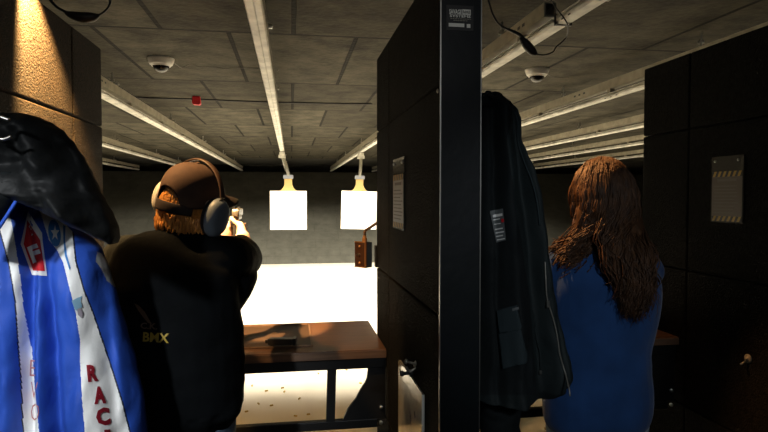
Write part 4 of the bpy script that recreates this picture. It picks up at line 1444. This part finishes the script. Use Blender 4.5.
def kfold(x, y):
    p = Vector((x * 0.03, y * 0.03, 7.7))
    v = 0.028 * noise.noise(p) + 0.012 * noise.noise(p * 2.3)
    for k, (ax_, ay_, bx_, by_, w_, a_) in enumerate([(30, 118, 95, 235, 9, 0.018), (18, 125, 60, 205, 8, -0.014), (55, 130, 112, 232, 8, -0.014), (20, 150, 80, 175, 7, 0.010), (60, 190, 110, 235, 6, 0.010), (5, 170, 35, 165, 6, -0.016)]):
        L2 = (bx_ - ax_) ** 2 + (by_ - ay_) ** 2
        t_ = max(0, min(1, ((x - ax_) * (bx_ - ax_) + (y - ay_) * (by_ - ay_)) / L2))
        dd = math.hypot(x - ax_ - t_ * (bx_ - ax_), y - ay_ - t_ * (by_ - ay_))
        v += a_ * math.exp(-(dd / w_) ** 2)
    return v


bk = thing('hooded_jacket', (-0.62, KY, 1.45), 'black nylon jacket bunched on the hook over the top of the blue racing jacket', 'jacket')
left = [(114, 5), (118, -10), (150, -45), (182, -60), (192, -40), (199, 10), (204, 30), (210, 48), (222, 72), (234, 97), (243, 112)]
right = [(114, 26), (118, 42), (124, 54), (132, 65), (145, 76), (160, 86), (175, 94), (190, 101), (200, 106), (215, 114), (228, 119), (238, 120), (247, 116)]
bm = garment(KY, (114.5, 243), 0, 0, left, right, [(112, 0.02), (130, 0.08), (180, 0.13), (215, 0.12), (247, 0.04)], kfold, nu=220, nv=200)
bko = obj('jacket_body', bm, M['black_n'], bk, smooth=True)
KB = bvh_of(bko)
# collar flap at far left, edged blue
bm = garment(KY - 0.09, (172, 236), 0, 0, [(172, -40), (236, -45)], [(172, 16), (182, 21), (190, 22), (205, 14), (220, 5), (236, -8)], [(172, 0.03), (200, 0.05), (236, 0.02)], lambda x, y: 0.008 * noise.noise(Vector((x * .06, y * .06, 1))), nu=60, nv=60)
fl_ = obj('collar_flap', bm, M['coat_l'], bk, smooth=True)
pth = [P(x, y, Y=KY - 0.105) for x, y in ((22, 186), (21, 192), (15, 203), (6, 217), (-4, 232))]
obj('flap_edge', tube(NB(), pth, 0.004, seg=6), M['blue'], fl_, smooth=True)
# its chrome hook
hx = P(2, 130, Y=KY - 0.06)
hk = thing('coat_hook', (XLD, hx.y, hx.z), 'curved chrome coat hook at the left edge holding the black jacket', 'hook')
pts = [P(x, y, Y=KY - 0.16) for x, y in ((-20, 120), (-8, 116.5), (0, 117), (6, 119), (9, 120))]
obj('upper_prong', tube(NB(), pts, 0.0042), M['silver'], hk, smooth=True)
pts = [P(x, y, Y=KY - 0.16) for x, y in ((-20, 128), (-10, 135), (-2, 138), (3, 139.5), (8, 138), (11, 136.5))]
obj('lower_prong', tube(NB(), pts, 0.0040), M['silver'], hk, smooth=True)
a = P(-20, 124, Y=KY - 0.16)
obj('back_plate', box(NB(), (XLD + 0.001, a.y - 0.02, a.z - 0.035), (XLD + 0.006, a.y + 0.02, a.z + 0.035)), M['silver'], hk)
obj('stem', tube(NB(), [(XLD + 0.004, a.y, a.z), (a + Vector((XLD, a.y, a.z)) ) / 2 if False else Vector(((XLD + a.x) / 2, a.y, a.z)), a], 0.005), M['silver'], hk, smooth=True)

# -- charcoal coat on the centre post, lining showing
CY = 1.60


def cfold(x, y):
    t = (y - 95) / 310
    v = 0.0
    v -= 0.030 * gv(x, 506 + 26 * t, 5 + 3 * t)
    v += 0.018 * gv(x, 494 + 14 * t, 7)
    v += 0.020 * gv(x, 517 + 34 * t, 6 + 3 * t)
    v -= 0.016 * gv(x, 486 + 4 * t, 4)
    v -= 0.020 * gv(x, 526 + 32 * t, 3.5)
    p = Vector((x * 0.04, y * 0.014, 4.4))
    v += 0.014 * noise.noise(p) + 0.008 * noise.noise(p * 2.6)
    q = (y - x * 0.4) * 0.09
    v += 0.003 * math.sin(q + 3 * noise.noise(p)) * max(0, noise.noise(p * 1.5 + Vector((1, 1, 1))) + 0.2)
    return v


cj = thing('winter_coat', (0.62, CY, 1.0), 'charcoal winter coat with pocket and zip hanging from the central steel post', 'coat')
left = [(93, 480), (100, 473), (200, 472), (412, 472)]
right = [(93, 492), (96, 504), (102, 511), (112, 516), (122, 518.5), (140, 519), (155, 523), (175, 531), (195, 538), (215, 542), (245, 545), (275, 549), (310, 555), (340, 562), (362, 568), (374, 570), (382, 566), (390, 552), (397, 534)]
bm = garment(CY, (93.5, 396), 0, 0, left, right, [(93, 0.02), (110, 0.07), (250, 0.10), (396, 0.105)], cfold, nu=220, nv=300)
edge = [(512, 108), (517, 130), (520, 150), (529, 175), (534, 205), (538, 245), (541, 280), (546, 310), (556, 345), (566, 385), (567, 400)]
lin = [(516, 108), (507, 140), (515, 200), (524, 260), (530, 300), (533, 345), (536, 385), (536, 402)]
for f in bm.faces:
    c = f.calc_center_median()
    if c.y > CY: continue
    x, y = pix(c)
    xl = interp([(b_, a_) for a_, b_ in lin], y)
    f.material_index = 1 if x < xl and y < 395 else 0
cjo = obj('coat_body', bm, [M['coat'], M['coat_l']], cj, smooth=True)
CB = bvh_of(cjo)


def on_coat(px, py, off=0.002):
    d = ray(px, py)
    h = CB.ray_cast(EYE, d)
    return (h[0] if h[0] is not None else EYE + d * 1.7) - d * off


zl = [(514, 106), (519, 122), (519, 140), (524, 158), (532, 178), (538, 200), (541, 225)]
obj('piping', tube(NB(), catmull([on_coat(x - 1.3, y, 0.002) for x, y in zl], 1), 0.0022, seg=6, sub=3), M['coat_p'], cjo, smooth=True)
zl = [(546, 262), (547, 285), (548.5, 300), (554, 318), (558, 335), (561, 355), (566, 372), (570, 388), (571, 396)]
obj('zip', tube(NB(), [on_coat(x - 1, y, 0.003) for x, y in zl], 0.0022, seg=6, sub=3), M['zip'], cjo, smooth=True)
bm = NB()
c = on_coat(548, 303, 0.006)
box(bm, (c.x - 0.004, c.y - 0.002, c.z - 0.012), (c.x + 0.004, c.y + 0.002, c.z + 0.006))
obj('zip_pull', bm, M['silver'], cjo)
obj('drawstring', tube(NB(), [on_coat(x, y, 0.004) for x, y in ((533, 310), (536, 335), (540, 355), (540.5, 370))], 0.0018, seg=6), M['coat'], cjo, smooth=True)
c = on_coat(540.5, 372, 0.006)
obj('cord_end', lathe(NB(), [(0.002, 0), (0.0045, 0.003), (0.0045, 0.010), (0.002, 0.013)], c - Vector((0, 0, 0.008)), (0, 0, 1), 8), M['silver'], cjo)
# pocket: pouch and flap in relief


def pocket(poly, off, name, m, par, edge=0.0):
    bm = drape(poly2d(poly), ID, CB, off, 10)
    o = obj(name, bm, m, par, smooth=True)
    md = o.modifiers.new('thick', 'SOLIDIFY')
    md.thickness = 0.006
    md.offset = 0
    return o


pk = pocket([(498, 331), (520, 325), (524, 345), (527, 355), (526, 363), (517, 365), (503, 369), (501, 352)], 0.007, 'pocket', M['coat_p'], cjo)
pocket([(497, 311), (502, 309), (517, 305), (519, 316), (521.5, 326), (521, 329), (508, 332), (500, 333)], 0.014, 'pocket_flap', M['coat_p'], pk)
obj('pocket_tab', drape(poly2d([(512.5, 308.5), (518.5, 306.5), (519, 309), (513, 311)]), ID, CB, 0.020, 2), M['label'], pk)
lb = obj('care_label', drape(poly2d([(489.5, 211), (503, 208.5), (503.5, 213), (506, 240), (496.5, 242.5)]), ID, CB, 0.004, 4), M['label'], cjo)
bm = NB()
lines = [(492.5, 215, 502.5, 213.2, 2.6), (493, 219.5, 500, 218.2, 1.0), (494, 224, 501, 223, 0.8), (495, 229, 503, 227.5, 1.2), (495.5, 232.5, 504, 231, 1.2), (496, 236, 503, 234.7, 1.2), (497, 239.5, 505, 238, 1.0)]
for x0, y0, x1, y1, h_ in lines:
    q = drape(poly2d([(x0, y0), (x1, y1), (x1 + .2, y1 + h_), (x0 + .2, y0 + h_)]), ID, CB, 0.0062, 2)
    tmp = bpy.data.meshes.new('tmp')
    q.to_mesh(tmp)
    q.free()
    bm.from_mesh(tmp)
obj('label_print', bm, M['label_w'], lb)
obj('label_mark', drape(poly2d([(501.5, 219), (504, 218.6), (504.3, 222), (501.8, 222.5)]), ID, CB, 0.0062, 1), M['red_p'], lb)
# sleeve hanging below the hem
bm = loft(NB(), [P(500, 330, Y=1.66), P(500, 400, Y=1.66), P(503, 470, Y=1.66), P(505, 520, Y=1.66)], [(0.062, 0.05), (0.066, 0.055), (0.060, 0.05), (0.055, 0.045)], seg=24)
me = remesh(bm, 0.007, 3)
displace(me, wrinkle(0.008, 10, (1, 1, 1.6), 2.2))
obj('sleeve', me, M['coat_l'], cj)
# loop over its hook
bm = tube(NB(), [P(484, 97, Y=1.56), P(487, 92, Y=1.555), P(491, 93, Y=1.55), P(493, 98, Y=1.55)], 0.004)
obj('hanging_loop', bm, M['coat_l'], cjo, smooth=True)
c = P(488, 96, Y=1.56)
hk = thing('coat_hook', (XC1 + 0.004, 1.45, c.z), 'dark hook on the side of the central post, behind the coat collar', 'hook')
obj('prong', tube(NB(), [(XC1 + 0.003, 1.46, c.z - 0.01), (XC1 + 0.03, 1.47, c.z - 0.02), (XC1 + 0.045, 1.48, c.z - 0.008)], 0.004), M['steel'], hk, smooth=True)


# ================================================================== lights
def spot(name, loc, to, power, col, size, blend=0.4, rad=0.03):
    d = bpy.data.lights.new(name, 'SPOT')
    d.energy = power
    d.color = col
    d.spot_size = math.radians(size)
    d.spot_blend = blend
    d.shadow_soft_size = rad
    o = bpy.data.objects.new(name, d)
    C.objects.link(o)
    o.location = loc
    o.rotation_euler = (Vector(to) - Vector(loc)).to_track_quat('-Z', 'Y').to_euler()
    return o


def area(name, loc, to, power, col, sx, sy):
    d = bpy.data.lights.new(name, 'AREA')
    d.energy = power
    d.color = col
    d.shape = 'RECTANGLE'
    d.size, d.size_y = sx, sy
    o = bpy.data.objects.new(name, d)
    C.objects.link(o)
    o.location = loc
    o.rotation_euler = (Vector(to) - Vector(loc)).to_track_quat('-Z', 'Y').to_euler()
    return o


WARM = (1.0, 0.80, 0.50)
PALE = (1.0, 0.93, 0.78)
# flood lamps on the ceiling just past the booths, shining downrange
for x in (-4.8, -3.5, -2.1, -0.8, 0.52, 1.83, 3.15, 4.45, 5.8):
    spot('range_flood', (x, 2.78, 2.56), (x, 7.2, 0.0), 620, PALE, 54, 0.6, 0.05)
for y, p in ((6.5, 200), (8.4, 240), (12.2, 240)):  # unseen fills added over the lanes to brighten floor and targets
    for x in (-3.5, -0.8, 0.52, 1.83, 4.45):
        spot('range_fill', (x, y, 2.585), (x, y + 0.8, 0), p, PALE, 120, 0.4, 0.0)
# booth lamps, plus spots added for the hands and the woman's counter
spot('booth_lamp_or_fill', (-0.70, 1.86, 2.42), (-0.25, 2.45, 1.42), 110, (1.0, 0.60, 0.25), 58, 0.4, 0.02)
spot('booth_lamp_or_fill', (-0.735, 1.90, 2.36), (-0.80, 2.06, 1.95), 1000, (1.0, 0.58, 0.20), 58, 0.8, 0.012)
spot('booth_lamp_or_fill', (-0.62, 1.90, 2.45), (-0.225, 2.54, 1.40), 900, (1.0, 0.62, 0.28), 15.5, 0.4, 0.015)  # narrow spot added to brighten the hands
spot('booth_lamp_or_fill', (0.62, 2.30, 2.45), (1.02, 1.98, 1.58), 150, (1.0, 0.46, 0.15), 34, 0.7, 0.02)
spot('booth_lamp_or_fill', (1.30, 2.30, 2.50), (1.62, 2.40, 0.97), 14, (1.0, 0.55, 0.25), 24, 0.7, 0.02)  # extra spot added to lift the counter's right end
# room lamp on the racing jacket, then added fills, behind the photographer
spot('room_lamp_or_fill', (-1.05, -0.4, 2.35), (-0.64, 1.6, 1.10), 185, (0.95, 0.98, 1.0), 30, 0.7, 0.06)
spot('room_lamp_or_fill', (0.15, -1.2, 2.45), (0.447, 1.5, 2.06), 14, (1.0, 0.98, 0.92), 9, 0.8, 0.05)  # added only to brighten the maker's sign
spot('room_lamp_or_fill', (0.45, -1.3, 2.35), (0.86, 1.8, 1.22), 75, (0.88, 0.95, 1.0), 23, 0.7, 0.10)  # added fill on the coat and the woman
area('front_fill', (0.2, -1.8, 2.5), (0.2, 1.8, 1.2), 9, (0.90, 0.95, 1.0), 1.6, 0.5)  # dim soft fill added for the foreground

w = bpy.data.worlds.new('world')
scene.world = w
w.use_nodes = True
w.node_tree.nodes['Background'].inputs['Color'].default_value = (0, 0, 0, 1)
w.node_tree.nodes['Background'].inputs['Strength'].default_value = 0
scene.view_settings.view_transform = 'Standard'
scene.view_settings.look = 'None'
scene.view_settings.exposure = 0
